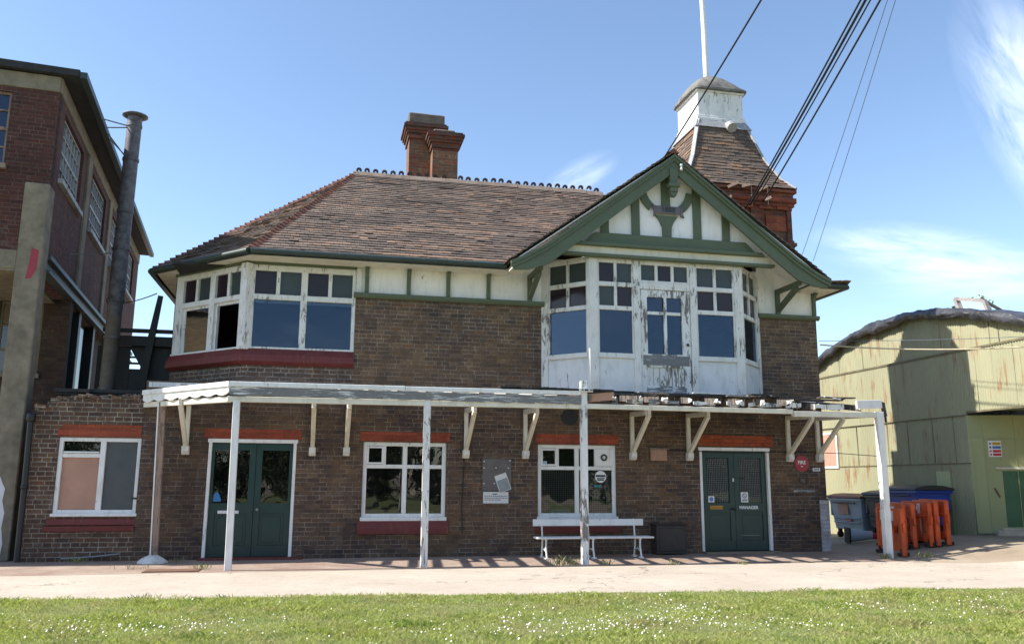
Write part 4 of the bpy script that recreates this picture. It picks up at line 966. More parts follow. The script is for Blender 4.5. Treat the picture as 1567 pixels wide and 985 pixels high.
wl = MB(); wl.path([F0(x, 1.985 + .012 * math.sin(x * 2.1), .02) for x in np.linspace(6.75, 10.6, 24)], .008, 6); wl.path([F0(10.6, 1.985, .02), F0(12.6, 1.97, -1.2)], .008, 6)
tag(wl.build('wall_cable', 'cable', loc=F0(6.75, 1.98)), 'thin black cable clipped along the wall above the manager door', 'cable')
wp = MB(); wp.path([F0(2.62, 2.5, .03), F0(2.63, 1.6, .03), F0(2.6, .9, .03), F0(2.62, .45, .03)], .011, 6)
tag(wp.build('hanging_wire', 'cable', loc=F0(2.62, .45)), 'thin dark wire hanging down the bricks left of the notice board', 'cable')

# ---------------- veranda (posts, beams, rafters, brackets)
VN = thing('veranda', 'decaying white painted timber veranda with peeling fascia and bare rafters along the house front', 'veranda', (3.6, -1, 0))
Yf = -1.92
def post(p, q_, w, mat, lab=None, bev=.006):
    mb = MB(); mb.beam(p, q_, w, w * .9, up=(0, 1, 0)); return mb.build('post', mat, VN, bevel=bev, label=lab)
post((-2.66, -.42, .1), (-2.73, -.42, 2.68), .105, 'bare_wood', 'unpainted brown post set in a concrete lump')
mb = MB(); mb.beam((-2.722, -.43, .12), (-2.79, -.43, 2.64), .02, .1, up=(0, 1, 0)); mb.build('post_lath', 'white', VN)
post((-1.33, Yf, 0), (-1.36, Yf, 2.62), .105, 'white'); post((1.69, Yf, 0), (1.685, Yf, 2.72), .11, 'white_worn')
post((4.41, Yf, 0), (4.405, Yf - .02, 3.1), .115, 'white_peel', 'badly flaking post that pokes up above the beam'); post((10.4, -1.66, 0), (10.4, -1.68, 2.72), .135, 'white', 'clean white end post')
mb = MB(); mb.beam((-1.5, Yf, 2.635), (4.4, Yf, 2.66), .085, .09); mb.beam((4.45, Yf, 2.665), (8.42, Yf, 2.66), .085, .085); mb.beam((8.5, -1.8, 2.63), (10.45, -1.66, 2.66), .085, .1)
mb.beam((10.4, -1.6, 2.67), (10.36, 0, 2.72), .085, .09); mb.beam((-1.48, Yf + .03, 2.63), (-3.08, -.03, 2.66), .08, .09)
mb.build('front_beam', 'cream', VN, bevel=.006)
mb = MB()
for i in range(14):          # fascia in slightly mismatched lengths, lower edge eaten away
    x0 = -1.47 + i * .416; x1 = x0 + .416; zl = 2.69 + random.gauss(0, .004)
    pts = [(x0, 2.83), (x0, zl + random.uniform(-.006, .012))] + [(x0 + .416 * t, zl + random.uniform(-.012, .012)) for t in (.25, .5, .75)] + [(x1, zl), (x1, 2.83)]
    mb.prism([(x, Yf - .07, z) for x, z in pts], (0, .028, 0))
fas = mb.build('fascia', 'grey_board', VN)
mb = MB(); mb.beam((-1.49, Yf - .075, 2.872), (1.3, Yf - .075, 2.876), .045, .075); mb.beam((1.31, Yf - .074, 2.872), (4.34, Yf - .078, 2.885), .045, .072); mb.build('fascia_capping', 'white', VN, bevel=.006)
ang = Vector((-1.61, 1.9, 0)); fr = F((-1.47, Yf - .06, 0), (-1.63, 1.9, 0), (-1.9, -1.63, 0)); Lc = 2.5
mb = MB(); n = 30; pts = [fr(0, 2.9), ]; zz = []
for i in range(n): 
    a = Lc * i / n; b = Lc * (i + 1) / n
    f_ = lambda t: 2.74 - .05 * abs(math.sin(t * PI / .36))
    mb.prism([fr(a, 2.83, 0), fr(b, 2.83, 0), fr(b, f_(b), 0), fr(a, f_(a), 0)], fr(0, 0, .025) - fr(0, 0, 0))
mb.fbox(fr, -.02, Lc, 2.83, 2.91, -.01, .05); mb.build('scalloped_fascia', 'white', VN)
# rafters
first = None
for i in range(30):
    x = -1.15 + i * .47
    if x > 10.35: break
    mb = MB(); ye = Yf - .02 if x < 4.3 else Yf - random.uniform(.02, .16) if x < 8.5 else -1.48
    jz = random.gauss(0, .006); mb.beam((x, -.01, 3.0 + jz), (x + random.gauss(0, .012), ye, 2.80 + jz), .062, .11)
    mb.build('rafter', 'old_wood' if x > 4.3 else 'white_worn', VN, bevel=.004)
    if x > 4.6:
        mb = MB(); p0 = Vector((x, ye - .02, 2.80 + jz))
        for _ in range(3): mb.beam(p0 + Vector((random.uniform(-.03, .03), .03, random.uniform(-.03, .03))), p0 + Vector((random.uniform(-.05, .05), -.04 - random.random() * .05, random.uniform(-.03, .04))), random.uniform(.03, .075), random.uniform(.03, .075), w2=.02, h2=.02)
        mb.build('rafter_end', 'white_peel', VN, jit=.006)
for i in range(3):
    x = -1.55 - i * .45; t = (x + 1.47) / -1.63
    mb = MB(); mb.beam((x, -.01, 3.0), (x, Yf + 1.9 * t + .05, 2.8 + .2 * t), .062, .11); mb.build('rafter', 'white_worn', VN)
mb = MB(); mb.fbox(F0, -3.05, 10.3, 2.98, 3.07, .0, .04); mb.build('wall_plate', 'white_worn', VN)
mb = MB()
for j in range(9):           # surviving roof boards on the right half
    y0 = -.02 - j * .172
    x0 = 5.0 + random.uniform(-.5, .5) + (j > 5) * .9; x1 = 9.75 + random.uniform(-.4, .3) - (j > 6) * 1.2
    zt = 3.075 + y0 * .107; mb.beam((x0, y0 - .08, zt), (x1, y0 - .08, zt + random.gauss(0, .008)), .162, .022)
mb.build('roof_board', 'old_wood', VN)
x = 4.75
while x < 9.6:
    w_ = random.uniform(.3, .75); mb = MB(); n = 5
    lo = [(x + w_ * i / n, 2.735 + random.uniform(-.012, .03)) for i in range(n + 1)]; hi = [(x + w_ * i / n, 2.825 + random.uniform(-.02, .012)) for i in range(n + 1)]
    mb.prism([(px, Yf + .12, pz) for px, pz in lo + hi[::-1]], (0, .022, 0)); mb.build('edge_board', 'white_peel' if random.random() < .75 else 'grey_board', VN); x += w_ + random.uniform(.02, .3)
for i in range(9):
    x = random.uniform(4.6, 9.4); mb = MB(); L_ = random.uniform(.2, .8); mb.beam((x, Yf + random.uniform(-.02, .2), 2.93 + random.uniform(0, .03)), (x + L_, Yf + random.uniform(-.02, .2), 2.925 + random.uniform(-.01, .045)), random.uniform(.05, .14), .02); mb.build('loose_batten', random.choice(['old_wood', 'grey_board', 'white_peel', 'felt']), VN)
mb = MB()
for x0, x1, y, z in ((2.0, 4.9, Yf + .02, 2.915), (2.9, 4.75, Yf - .02, 2.945), (3.5, 5.0, Yf + .15, 2.965), (4.35, 4.62, Yf - .05, 2.93), (5.9, 7.4, Yf + .35, 2.93), (7.3, 8.3, Yf + .3, 2.95)):
    n = 10; mb = MB()
    for i in range(n):
        a, b = x0 + (x1 - x0) * i / n, x0 + (x1 - x0) * (i + 1) / n
        mb.beam((a, y, z + random.gauss(0, .005)), (b, y + random.gauss(0, .01), z + random.gauss(0, .006)), .2, .02)
    mb.build('felt_strip', 'felt', VN)
mb = MB(); mb.beam((6.6, Yf + .3, 2.985), (8.2, Yf + .32, 2.975), .05, .02); mb.beam((4.3, Yf - .1, 2.93), (4.55, Yf - .1, 2.93), .05, .06); mb.build('loose_batten', 'white_worn', VN)
mb = MB(); mb.beam((4.46, Yf - .03, 2.80), (4.95, Yf - .06, 2.85), .03, .14); mb.build('broken_board', 'ply', VN)
mb = MB()
for i in range(7): mb.beam((10.48 + random.random() * .08, -1.66, 2.95 - random.random() * .1), (10.5 + random.random() * .06, -1.68, 2.45 + random.random() * .25), .03, .03)
mb.build('rotten_end', 'old_wood', VN); mb = MB(); mb.beam((9.9, -1.72, 2.84), (10.47, -1.68, 2.87), .05, .16); mb.build('end_fascia', 'white', VN, bevel=.006)
bx = -2.35; mb = MB()
mb.box(bx - .038, bx + .038, -.075, -.003, 1.93, 2.66); mb.beam((bx, -.1, 1.97), (bx, -.98, 2.63), .07, .085); mb.beam((bx, -.01, 2.70), (bx, -1.0, 2.665), .065, .09)
b0 = mb.build('bracket', 'cream', VN, bevel=.006)
mb = MB(); mb.prism([(bx - .06, -.003, 1.80), (bx - .06, -.1, 1.80), (bx - .06, -.15, 1.86), (bx - .06, -.15, 1.955), (bx - .06, -.003, 1.955)], (.12, 0, 0)); c0_ = mb.build('corbel', 'concrete_lt', b0, bevel=.008)
for x in (-.17, .44, 2.66, 3.82, 6.0, 7.2, 9.42, 10.1):
    r_ = b0.copy(); COL.objects.link(r_); r_.location = b0.location + Vector((x - bx, 0, random.gauss(0, .008))); r_.rotation_euler.z = 0
    d = c0_.copy(); COL.objects.link(d); d.parent = r_
lump = MB(); lump.lathe((-2.68, -.45, 0), [(.25, -.02), (.24, .02), (.18, .07), (.1, .11), (.05, .125)], 18)
tag(lump.build('post_footing', 'concrete_lt', loc=(-2.68, -.45, 0), jit=.006), 'white rounded concrete lump at the foot of the brown veranda post', 'footing')

# ---------------- bench
BN = thing('bench', 'long white painted bench with cast iron legs under the grilled window', 'bench', (4.95, -.7, 0))
mb = MB(); mb.beam((3.86, -.49, .625), (6.02, -.47, .625), .032, .125, up=(0, .12, 1)); mb.build('backrest', 'white', BN, bevel=.01)
mb = MB()
for j in range(3): mb.beam((3.86, -.56 - j * .115, .365), (6.1, -.55 - j * .115, .365), .1, .032)
mb.build('seat', 'white', BN, bevel=.008)
for x in (4.03, 4.92, 5.83):
    mb = MB()
    mb.path([(x, -.47, .69), (x, -.49, .56), (x, -.52, .4), (x, -.54, .34)], .016, 8); mb.path([(x, -.54, .35), (x, -.52, .2), (x, -.47, .015)], .018, 8); mb.path([(x, -.8, .35), (x, -.79, .2), (x, -.86, .015)], .018, 8)
    mb.path([(x, -.5, .12), (x, -.66, .17), (x, -.82, .12)], .012, 8); mb.beam((x, -.51, .34), (x, -.83, .34), .03, .02); mb.box(x - .03, x + .03, -.53, -.42, 0, .025); mb.box(x - .03, x + .03, -.9, -.78, 0, .025)
    mb.build('leg', 'white', BN)

# ---------------- annex left of the house
AX = thing('brick_annex', 'low brown brick annex with crumbling parapet and part boarded white window', 'annex', (-4, 0, 0))
AW = (-4.43, -3.07 - .02, .78, 2.08)
mb = MB(); mb.plate(F0, -4.92, -3.103, -.1, 2.4, [AW], -.22, -.012)
zt = [(-4.92, 2.4), (-4.88, 2.5), (-4.7, 2.58), (-4.5, 2.7), (-4.36, 2.74), (-3.103, 2.8)]
mb.prism([F0(x, z, -.22) for x, z in zt + [(-3.103, 2.4)]], (0, -.208, 0))
mb.poly([(-4.92, .0, -.1), (-4.92, 3.2, -.1), (-4.92, 3.2, 2.8), (-4.92, 0, 2.4)]); mb.poly([(-4.92, 3.2, -.1), (-3.1, 3.2, -.1), (-3.1, 3.2, 2.8), (-4.92, 3.2, 2.8)])
mb.build('wall', 'brick_annex', AX)
mb = MB()
for i in range(46):
    x = random.uniform(-4.8, -3.12); z = np.interp(x, [p[0] for p in zt], [p[1] for p in zt]) + random.uniform(-.03, .06); s_ = random.uniform(.035, .11)
    mb.beam((x - s_, -.0 + random.uniform(-.0, .18), z), (x + s_, random.uniform(.0, .2), z + random.gauss(0, .02)), random.uniform(.06, .11), random.uniform(.03, .07))
mb.build('broken_parapet', 'rubble', AX, jit=.006)
mb = MB(); mb.box(-4.6, -3.1, .16, 3.2, 2.82, 2.87); mb.box(-4.62, -3.1, .12, .2, 2.87, 2.93); mb.box(-4.2, -4.02, .0, .12, 2.86, 2.92); mb.build('roof', 'felt', AX)
mb = MB(); mb.prism([F0(-4.46, 2.095, -.05), F0(-3.11, 2.095, -.05), F0(-3.11, 2.22, -.05), F0(-4.46, 2.22, -.05)], (0, -.05, 0)); mb.build('lintel', 'lintel_flat', AX)
mb = MB(); mb.prism([F0(-4.4, 2.225, -.05), F0(-3.11, 2.225, -.05), F0(-3.11, 2.3, -.05), F0(-4.4, 2.3, -.05)], (0, -.045, 0)); mb.build('brick_course', 'lintel', AX)
mb = MB(); mb.prism([F0(-4.5, .73, -.05), F0(-4.5, .6, -.05), F0(-4.5, .6, .02), F0(-4.5, .7, .01)], (1.4, 0, 0)); mb.prism([F0(-4.54, .595, -.05), F0(-4.54, .49, -.05), F0(-4.54, .49, .03), F0(-4.54, .58, .04)], (1.44, 0, 0)); mb.build('sill', 'red_paint', AX, bevel=.006)
a0, a1, z0, z1 = AW; mid = a0 + (a1 - a0) * .53
mb = MB(); frame_bars(mb, F0, a0, a1, z0, z1, .07, [(mid, z0 + .07, z1 - .07)], [(z1 - .31, a0 + .07, mid - .04, .07)], d0=-.12, d1=-.03, vw=.09)
mb.fbox(F0, a0 + .08, mid - .06, z1 - .27, z1 - .24, -.06, -.02); mb.fbox(F0, a0 - .02, a1 + .01, z0 - .04, z0 + .012, -.1, .025)
aw = mb.build('window', 'white', AX, bevel=.006)
mb = MB(); quadp(mb, F0, a0 + .06, mid - .03, z1 - .3, z1 - .05, -.08); mb.build('pane', 'glass', aw)
mb = MB(); quadp(mb, F0, mid + .03, a1 - .05, z0 + .05, z1 - .05, -.08); mb.build('frosted_pane', 'glass_frost', aw)
mb = MB(); mb.fbox(F0, a0 + .065, mid - .04, z0 + .06, z1 - .34, -.09, -.075); mb.build('boarding', 'ply', aw)
mb = MB(); mb.fbox(F0, a1 - .1, a1 + .01, 1.03, 1.06, -.03, -.015); mb.build('latch', 'black_iron', aw)
mb = MB(); mb.box(-4.88, -3.12, 1.2, 1.25, 0, 2.8); mb.build('room_partition', 'unlit_int', AX)
dp = MB(); dp.path([(-4.86, -.09, .02), (-4.865, -.09, 1.2), (-4.88, -.09, 2.34)], .05, 10); dp.lathe((-4.88, -.09, 2.32), [(.05, 0), (.075, .02), (.075, .14), (.065, .15)], 12); dp.lathe((-4.865, -.09, 1.2), [(.06, 0), (.06, .07)], 12)
tag(dp.build('drainpipe', 'black_iron', loc=(-4.87, -.09, 0)), 'black iron drainpipe between the concrete pillar and the annex', 'drainpipe')
lp = MB(); lp.path([(-4.2, -.05, .05), (-3.7, -.07, .08), (-3.3, -.05, .12)], .016, 6)
tag(lp.build('ground_pipe', 'galv', loc=(-3.8, -.06, .03)), 'thin grey pipe lying along the foot of the annex wall', 'pipe')

# ---------------- tall factory building at far left
fa = R(5.2); FO = Vector((-5.08, .2, 0)); e1 = Vector((math.cos(fa), math.sin(fa), 0)); e2 = Vector((-math.sin(fa), math.cos(fa), 0))
FFn = F(FO, e1, -e2); FSd = F(FO, e2, e1)
FB_ = thing('factory_building', 'tall red brick factory building with concrete pillar and metal windows at the left edge', 'factory', FO)
mb = MB(); fw_ = (-2.7, -.78, 6.95, 8.36); sw_ = [(.62, 2.75, 6.98, 8.3), (4.0, 6.1, 6.98, 8.3), (7.3, 9.4, 6.98, 8.3), (10.4, 12.3, 6.98, 8.3)]
mb.plate(FFn, -7, .0, 5.38, 8.46, [fw_], -.25, 0); mb.plate(FSd, .03, 13.5, 5.45, 8.46, sw_, -.25, 0.)
rw = MB(); rw.plate(FFn, -7, -.0, 0, 5.1, [(-1.3, -.5, 3.5, 5.0), (-3.2, -1.7, 3.5, 5.0), (-1.3, -.5, .9, 2.6)], -3.3, -3.0); rw.build('recess_wall', 'brick_shade', FB_); rw = MB(); rw.plate(FSd, 3.3, 13.5, 0, 5.1, [], -.5, -.25); rw.build('recess_wall', 'brick_shade', FB_)
mb.poly([FFn(-7, 0, -13.5), FFn(0, 0, -13.5), FFn(0, 8.5, -13.5), FFn(-7, 8.5, -13.5)])
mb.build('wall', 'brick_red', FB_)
mb = MB(); mb.fbox(FFn, -.4, .012, 0, 6.66, -.42, .03); pil = mb.build('pillar', 'concrete', FB_, bevel=.02)
M['whitewash'] = wood_mat('flaking_whitewash', (.68, .68, .7), (.26, .225, .17), .14, (.6, .6, .62), .85, fine=5)
mb = MB(); ol = [(-.4, .03), (-.13, .03), (-.11, .3), (-.15, .55), (-.13, .8), (-.18, 1.0), (-.16, 1.2), (-.21, 1.3), (-.25, 1.4), (-.29, 1.42), (-.33, 1.38), (-.4, 1.45)]
mb.prism([FFn(a, z, .029) for a, z in ol], FFn(0, 0, .004) - FFn(0, 0, 0)); mb.build('whitewash_patch', 'whitewash', pil)
mb = MB(); mb.prism([FFn(a, z, .03) for a, z in ((-.17, 5.44), (-.05, 5.4), (-.06, 5.05), (-.13, 4.88), (-.22, 4.86), (-.18, 5.2))], FFn(0, 0, .004) - FFn(0, 0, 0)); mb.build('paint_mark', 'red_sign', pil)
mb = MB(); mb.fbox(FFn, -7, -.4, 5.04, 5.38, -.3, .02); mb.fbox(FFn, -7, .0, 8.46, 8.76, -.3, .025); mb.fbox(FSd, .02, 13.5, 8.46, 8.76, -.3, .025)
for b in (0.03, 3.2, 6.5, 9.7): mb.fbox(FSd, b + .0, b + .4, 5.45, 8.46, -.2, .05) if b > 1 else None
mb.build('concrete_band', 'concrete', FB_, bevel=.01)
mb = MB(); mb.prism([FFn(a, z, .14) for a, z in ((-7, 8.85), (.32, 8.77), (.32, 8.9), (-7, 9.0))], FFn(0, 0, -13.6) - FFn(0, 0, 0)); rf = mb.build('roof', 'felt', FB_)
mb = MB(); mb.fbox(FSd, -.14, 13.5, 8.74, 8.86, .33, .45); mb.build('gutter', 'gutter', rf)
mb = MB(); mb.fbox(FSd, .45, 13.5, 5.36, 5.44, -.12, .06); mb.fbox(FSd, .45, 13.5, 5.1, 5.16, -.12, .06); mb.fbox(FSd, .45, 13.5, 5.16, 5.36, -.06, -.03); mb.fbox(FSd, .45, 13.5, 5.1, 5.4, -1.6, -1.5); mb.build('steel_beam', 'steel', FB_)
mb = MB(); mb.prism([FFn(-7, 5.0, .0), FFn(-.3, 5.0, 0), FFn(-.3, 5.0, -6), FFn(-7, 5.0, -6)], (0, 0, .04)); mb.build('ceiling_slab', 'concrete', FB_)
for b in (4.4, 6.4):
    mb = MB(); mb.fbox(FSd, b, b + .25, 0, 5.1, -.3, -.05); mb.build('steel_column', 'black_iron', FB_)
M['dull_white'] = wood_mat('dull_flaking_window_paint', (.38, .38, .38), (.16, .14, .12), .13, (.3, .3, .3))
def factory_window(fr, a0, a1, z0, z1, nc, nr, gm, d=-.1, fm_='lead_pale'):
    mb = MB(); fwid = .045
    frame_bars(mb, fr, a0, a1, z0, z1, fwid, d0=d - .03, d1=d + .04)
    for i in range(1, nc): x = a0 + (a1 - a0) * i / nc; mb.fbox(fr, x - .01, x + .01, z0 + .04, z1 - .04, d - .01, d + .03)
    for j in range(1, nr): z = z0 + (z1 - z0) * j / nr; hh = .03 if j == nr // 2 else .013; mb.fbox(fr, a0 + .04, a1 - .04, z - hh, z + hh, d - .008, d + .034)
    mb.fbox(fr, a0 - .05, a1 + .05, z0 - .09, z0, d - .05, .09)
    w = mb.build('window', fm_, FB_); mb = MB(); quadp(mb, fr, a0, a1, z0, z1, d); mb.build('pane', gm, w)
factory_window(FFn, *fw_, 4, 4, 'glass_bay', fm_='bare_wood')
for s_ in sw_: factory_window(FSd, *s_, 7, 4, 'glass_white', fm_='dull_white')
M['frame_shade'] = plain('shade_dimmed_frame', (.2, .17, .12), .7)  # cream frames with the undercroft shade dimmed into their colour
RW = F(FFn(0, 0, -3.0), e1, -e2)
factory_window(RW, -1.3, -.5, 3.5, 5.0, 2, 3, 'glass', fm_='frame_shade'); factory_window(RW, -3.2, -1.7, 3.5, 5.0, 4, 3, 'glass', fm_='frame_shade'); factory_window(RW, -1.3, -.5, .9, 2.6, 2, 3, 'glass', fm_='frame_shade')
# glazed lobby behind the steel column
mb = MB(); mb.fbox(FSd, 5.05, 5.7, 2.85, 4.9, -.2, -.16); mb.build('glazed_screen', 'glass_dark', FB_)

# flue pipe
FP = thing('flue_pipe', 'tall mottled metal flue pipe with flat cap beside the factory wall', 'flue', (-4.5, 3.2, 2.85))
mb = MB(); P0 = lambda z: Vector((-4.5 + .018 * (z - 2.87) * .6, 3.2, z))
mb.path([P0(2.87), P0(4.85)], .15, 18); mb.build('lower_pipe', 'flue_low', FP)
mb = MB(); mb.path([P0(4.8), P0(5.0), P0(5.15), P0(6.3)], [.15, .16, .168, .168], 18); mb.path([P0(6.25), P0(6.6), P0(9.35)], [.168, .16, .155], 18); mb.build('upper_pipe', 'flue', FP)
mb = MB()
for z, r_ in ((3.2, .175), (4.3, .175), (5.1, .19), (6.25, .187), (7.1, .178), (8.3, .175), (9.1, .168)):
    mb = MB(); mb.path([P0(z), P0(z + .06)], r_, 18); mb.build('collar', 'flue', FP)
mb = MB(); mb.lathe(P0(9.33), [(.18, 0), (.27, .03), (.27, .05), (.0, .09)], 22); mb.build('cap', 'flue', FP)
ev = lambda b, z: FSd(b, z, .38)
mb = MB()
for z, b in ((9.1, 2.0), (9.1, 2.5), (8.3, 3.0), (8.25, 2.6)): mb = MB(); mb.tube(P0(z), ev(b, 8.85), .014); mb.build('stay_rod', 'lead', FP)
mb = MB(); mb.tube(P0(6.2), FSd(2.2, 5.9, .0), .012); mb.build('stay_rod', 'lead', FP)

# fire escape between factory and house
FE = thing('fire_escape', 'dark timber fire escape landing and stair between the factory and the house', 'fire escape', (-3.9, 4.2, 2.85))
mb = MB(); mb.box(-4.85, -2.95, 3.9, 5.3, 4.42, 4.5); mb.box(-4.85, -2.95, 3.88, 3.93, 4.28, 4.46); mb.build('landing', 'black_wood', FE)
mb = MB(); mb.beam((-4.85, 3.92, 4.62), (-2.95, 3.92, 4.62), .05, .09); mb.beam((-3.75, 3.9, 4.33), (-2.95, 3.9, 4.33), .05, .07); mb.build('rail', 'black_wood', FE)
mb = MB(); mb.beam((-4.02, 3.85, 2.87), (-3.7, 3.85, 5.42), .22, .08, up=(0, 1, 0), w2=.1); mb.build('leaning_post', 'black_wood', FE)
mb = MB()
for x in (-4.7, -3.3): mb.beam((x, 4.0, 2.86), (x, 4.0, 4.45), .1, .1)
mb.build('leg', 'black_wood', FE)
mb = MB(); mb.beam((-3.7, 4.4, 4.45), (-3.1, 4.4, 3.1), .05, .2); mb.beam((-3.7, 5.2, 4.45), (-3.1, 5.2, 3.1), .05, .2)
mb.build('stringer', 'black_wood', FE)
mb = MB()
for i in range(7): x = -3.66 + i * .085; z = 4.3 - i * .19; mb.box(x - .1, x + .12, 4.4, 5.2, z - .02, z + .02)
mb.build('step', 'black_wood', FE)
mb = MB()
for i in range(9): z = 2.93 + i * .15; mb.box(-4.95, -4.27, 4.05, 4.08, z, z + .152)
mb.prism([(-4.27, 4.055, 4.3), (-4.27, 4.055, 4.22), (-4.02, 4.055, 3.8), (-4.02, 4.055, 2.9), (-2.95, 4.055, 2.9), (-2.95, 4.055, 4.3)], (0, .03, 0))
for z, h_ in ((2.92, .86), (3.88, .05), (4.02, .045)): mb.box(-4.27, -3.95, 4.06, 4.075, z, z + h_)
mb.build('slatted_screen', 'black_wood', FE)

# ---------------- corrugated shed at right
SX = 14.3
def ztop(y): return 5.46 - (11. - math.sqrt(max(1., 121. - (y - 2.6) ** 2)))
SH = thing('corrugated_shed', 'yellowish green corrugated metal shed with curved roof at the right edge', 'shed', (SX, 0, .3))
mb = MB(); ys = np.arange(-6.0, 8.0, .0125)
def corr_strip(mb, y0, y1, zf0, zf1, dx=0.):
    ys = np.arange(y0, y1 + 1e-6, .0152); pv = None; i0 = len(mb.v)
    for y in ys:
        x = SX + dx - .014 * math.sin(2 * PI * y / .076)
        mb.v += [(x, y, zf0(y)), (x, y, zf1(y))]
    for i in range(len(ys) - 1):
        a = i0 + 2 * i; mb.f.append((a, a + 1, a + 3, a + 2)); mb.r.append(0.); mb.sm.append(True)
OY = .54; hz = 2.965
corr_strip(mb, -5., 11., lambda y: 4.36, ztop)
corr_strip(mb, -5., 11., lambda y: 2.9 if y > OY else hz, lambda y: 4.40, -.016)
corr_strip(mb, OY, 11., lambda y: 1.8, lambda y: 2.93)
corr_strip(mb, OY, 11., lambda y: -.1, lambda y: 1.84, -.014)
mb.build('wall', 'corr', SH)
mb = MB()
for j in range(28):
    y0, y1 = -5 + j * .572, -5 + (j + 1) * .572
    mb.hexa([(SX - .12, y0, ztop(y0)), (SX - .12, y1, ztop(y1)), (SX + 10, y1, ztop(y1)), (SX + 10, y0, ztop(y0))], [(SX - .12, y0, ztop(y0) + .05), (SX - .12, y1, ztop(y1) + .05), (SX + 10, y1, ztop(y1) + .05), (SX + 10, y0, ztop(y0) + .05)])
mb.build('roof', 'shed_roof', SH)
mb = MB(); mb.beam((SX - .03, -5, 4.37), (SX - .03, 11, 4.42), .02, .045); mb.beam((SX - .028, OY, 2.91), (SX - .028, 11, 2.92), .015, .02); mb.beam((SX - .028, OY, 1.83), (SX - .028, 11, 1.82), .015, .018); mb.beam((SX - .02, -5, hz), (SX - .02, OY, hz), .06, .04)
mb.build('flashing', 'seam', SH)
for y, z0, z1 in ((5.3, 4.42, 5.1), (4.2, 4.42, 5.2), (3.05, 2.95, 4.38), (2.3, 2.95, 4.38), (4.7, 1.85, 2.9), (3.4, 1.85, 2.9), (2.6, .2, 2.9), (1.7, 1.85, 2.9), (-.35, 2.98, 5.0), (.15, 2.98, 4.38), (-.95, 2.98, 4.38), (-.6, 4.42, 4.95), (1.0, .2, 2.9)):
    mb = MB(); mb.beam((SX - .018, y, z0), (SX - .016, y + .012, z1), .006, .012); mb.build('sheet_seam', 'seam', SH)
ja = R(20); FJ = F((SX - .03, OY, 0), (math.cos(ja), -math.sin(ja), 0))
mb = MB(); mb.plate(FJ, 0, 3.2, .3, 2.9, [(.64, 1.7, .44, 1.66)], -.06, 0)
for i in range(1, 3): mb.fbox(FJ, .3 * i * 1.6, .3 * i * 1.6 + .012, .3, 2.9, 0, .01) if i > 1 else mb.fbox(FJ, .30, .315, .3, 2.7, 0, .012)
mb.fbox(FJ, .28, 1.0, 2.36, 2.38, 0, .02); mb.fbox(FJ, 0, .05, .3, 2.3, 0, .03)
mb.build('porch_wall', 'shed_low', SH)
mb = MB(); mb.fbox(FJ, .64, 1.7, .44, 1.66, -.05, -.02); dr = mb.build('door', 'shed_door', SH)
mb = MB(); mb.fbox(FJ, .5, 1.75, 1.7, 1.74, 0, .035); mb.build('door_head', 'cream', SH)
mb = MB(); mb.prism([FJ(.42 + x, 1.12 + z, .005) for x, z in ((0, .16), (.03, .17), (.07, .08), (.1, .02), (.13, -.02), (.1, -.04), (.05, .06))], FJ(0, 0, .03) - FJ(0, 0, 0)); mb.build('door_bracket', 'rust', SH)
mb = MB(); mb.fbox(FJ, .5, 2.0, .37, .42, 0, .1); mb.fbox(FJ, .38, 2.2, .15, .37, 0, .18); mb.build('step', 'door_step', SH, bevel=.01)
for bb in ((SX + .05, SX + 10, -5, -4.9, 0, 2.7), (SX + 3.3, SX + 3.4, -5, OY + .1, 0, 3.0), (SX + .03, SX + 3.4, -5, OY, 3.03, 3.07), (SX + .1, SX + 10, 10.9, 11, 0, 2.4)): mb = MB(); mb.box(*bb); mb.build('inner_wall', 'shed_low', SH)
mb = MB(); mb.box(SX - .045, SX - .03, 1.22, 1.68, .2, 1.66); mb.box(SX - .06, SX - .045, 1.25, 1.4, 1.0, 1.04); mb.build('side_door', 'shed_low', SH, label='narrow dull green side door')
mb = MB(); frame_bars(mb, F((SX - .02, 6.35, 0), (0, -1, 0), (-1, 0, 0)), 0, .75, 1.78, 2.8, .06, d0=-.02, d1=.03); w = mb.build('window', 'white', SH); mb = MB(); mb.box(SX - .036, SX - .03, 5.66, 6.3, 1.83, 2.74); mb.build('boarding', 'ply', w)
hs = MB(); hs.fbox(FJ, .385, .665, 1.97, 2.33, .004, .016); hs = tag(hs.build('hazard_sign', 'sign_white', loc=FJ(.52, 1.97)), 'small site safety sign with yellow, blue and red bands on the shed porch', 'sign')
for (z, h, m_) in ((2.235, .06, 'sign_yellow'), (2.15, .06, 'sign_blue'), (2.07, .055, 'sign_red'), (1.995, .055, 'sign_red')):
    mb = MB(); mb.fbox(FJ, .475, .65, z, z + h, .016, .018); mb.build('band', m_, hs)
    mb = MB(); mb.prism([FJ(.43 + .022 * math.cos(t * PI / 6), z + h / 2 + .022 * math.sin(t * PI / 6), .016) for t in range(12)], FJ(0, 0, .002) - FJ(0, 0, 0)); mb.fbox(FJ, .49, .63, z + h * .4, z + h * .55, .018, .0195); mb.build('pictogram', 'ink' if m_ != 'sign_red' else 'sign_red', hs)

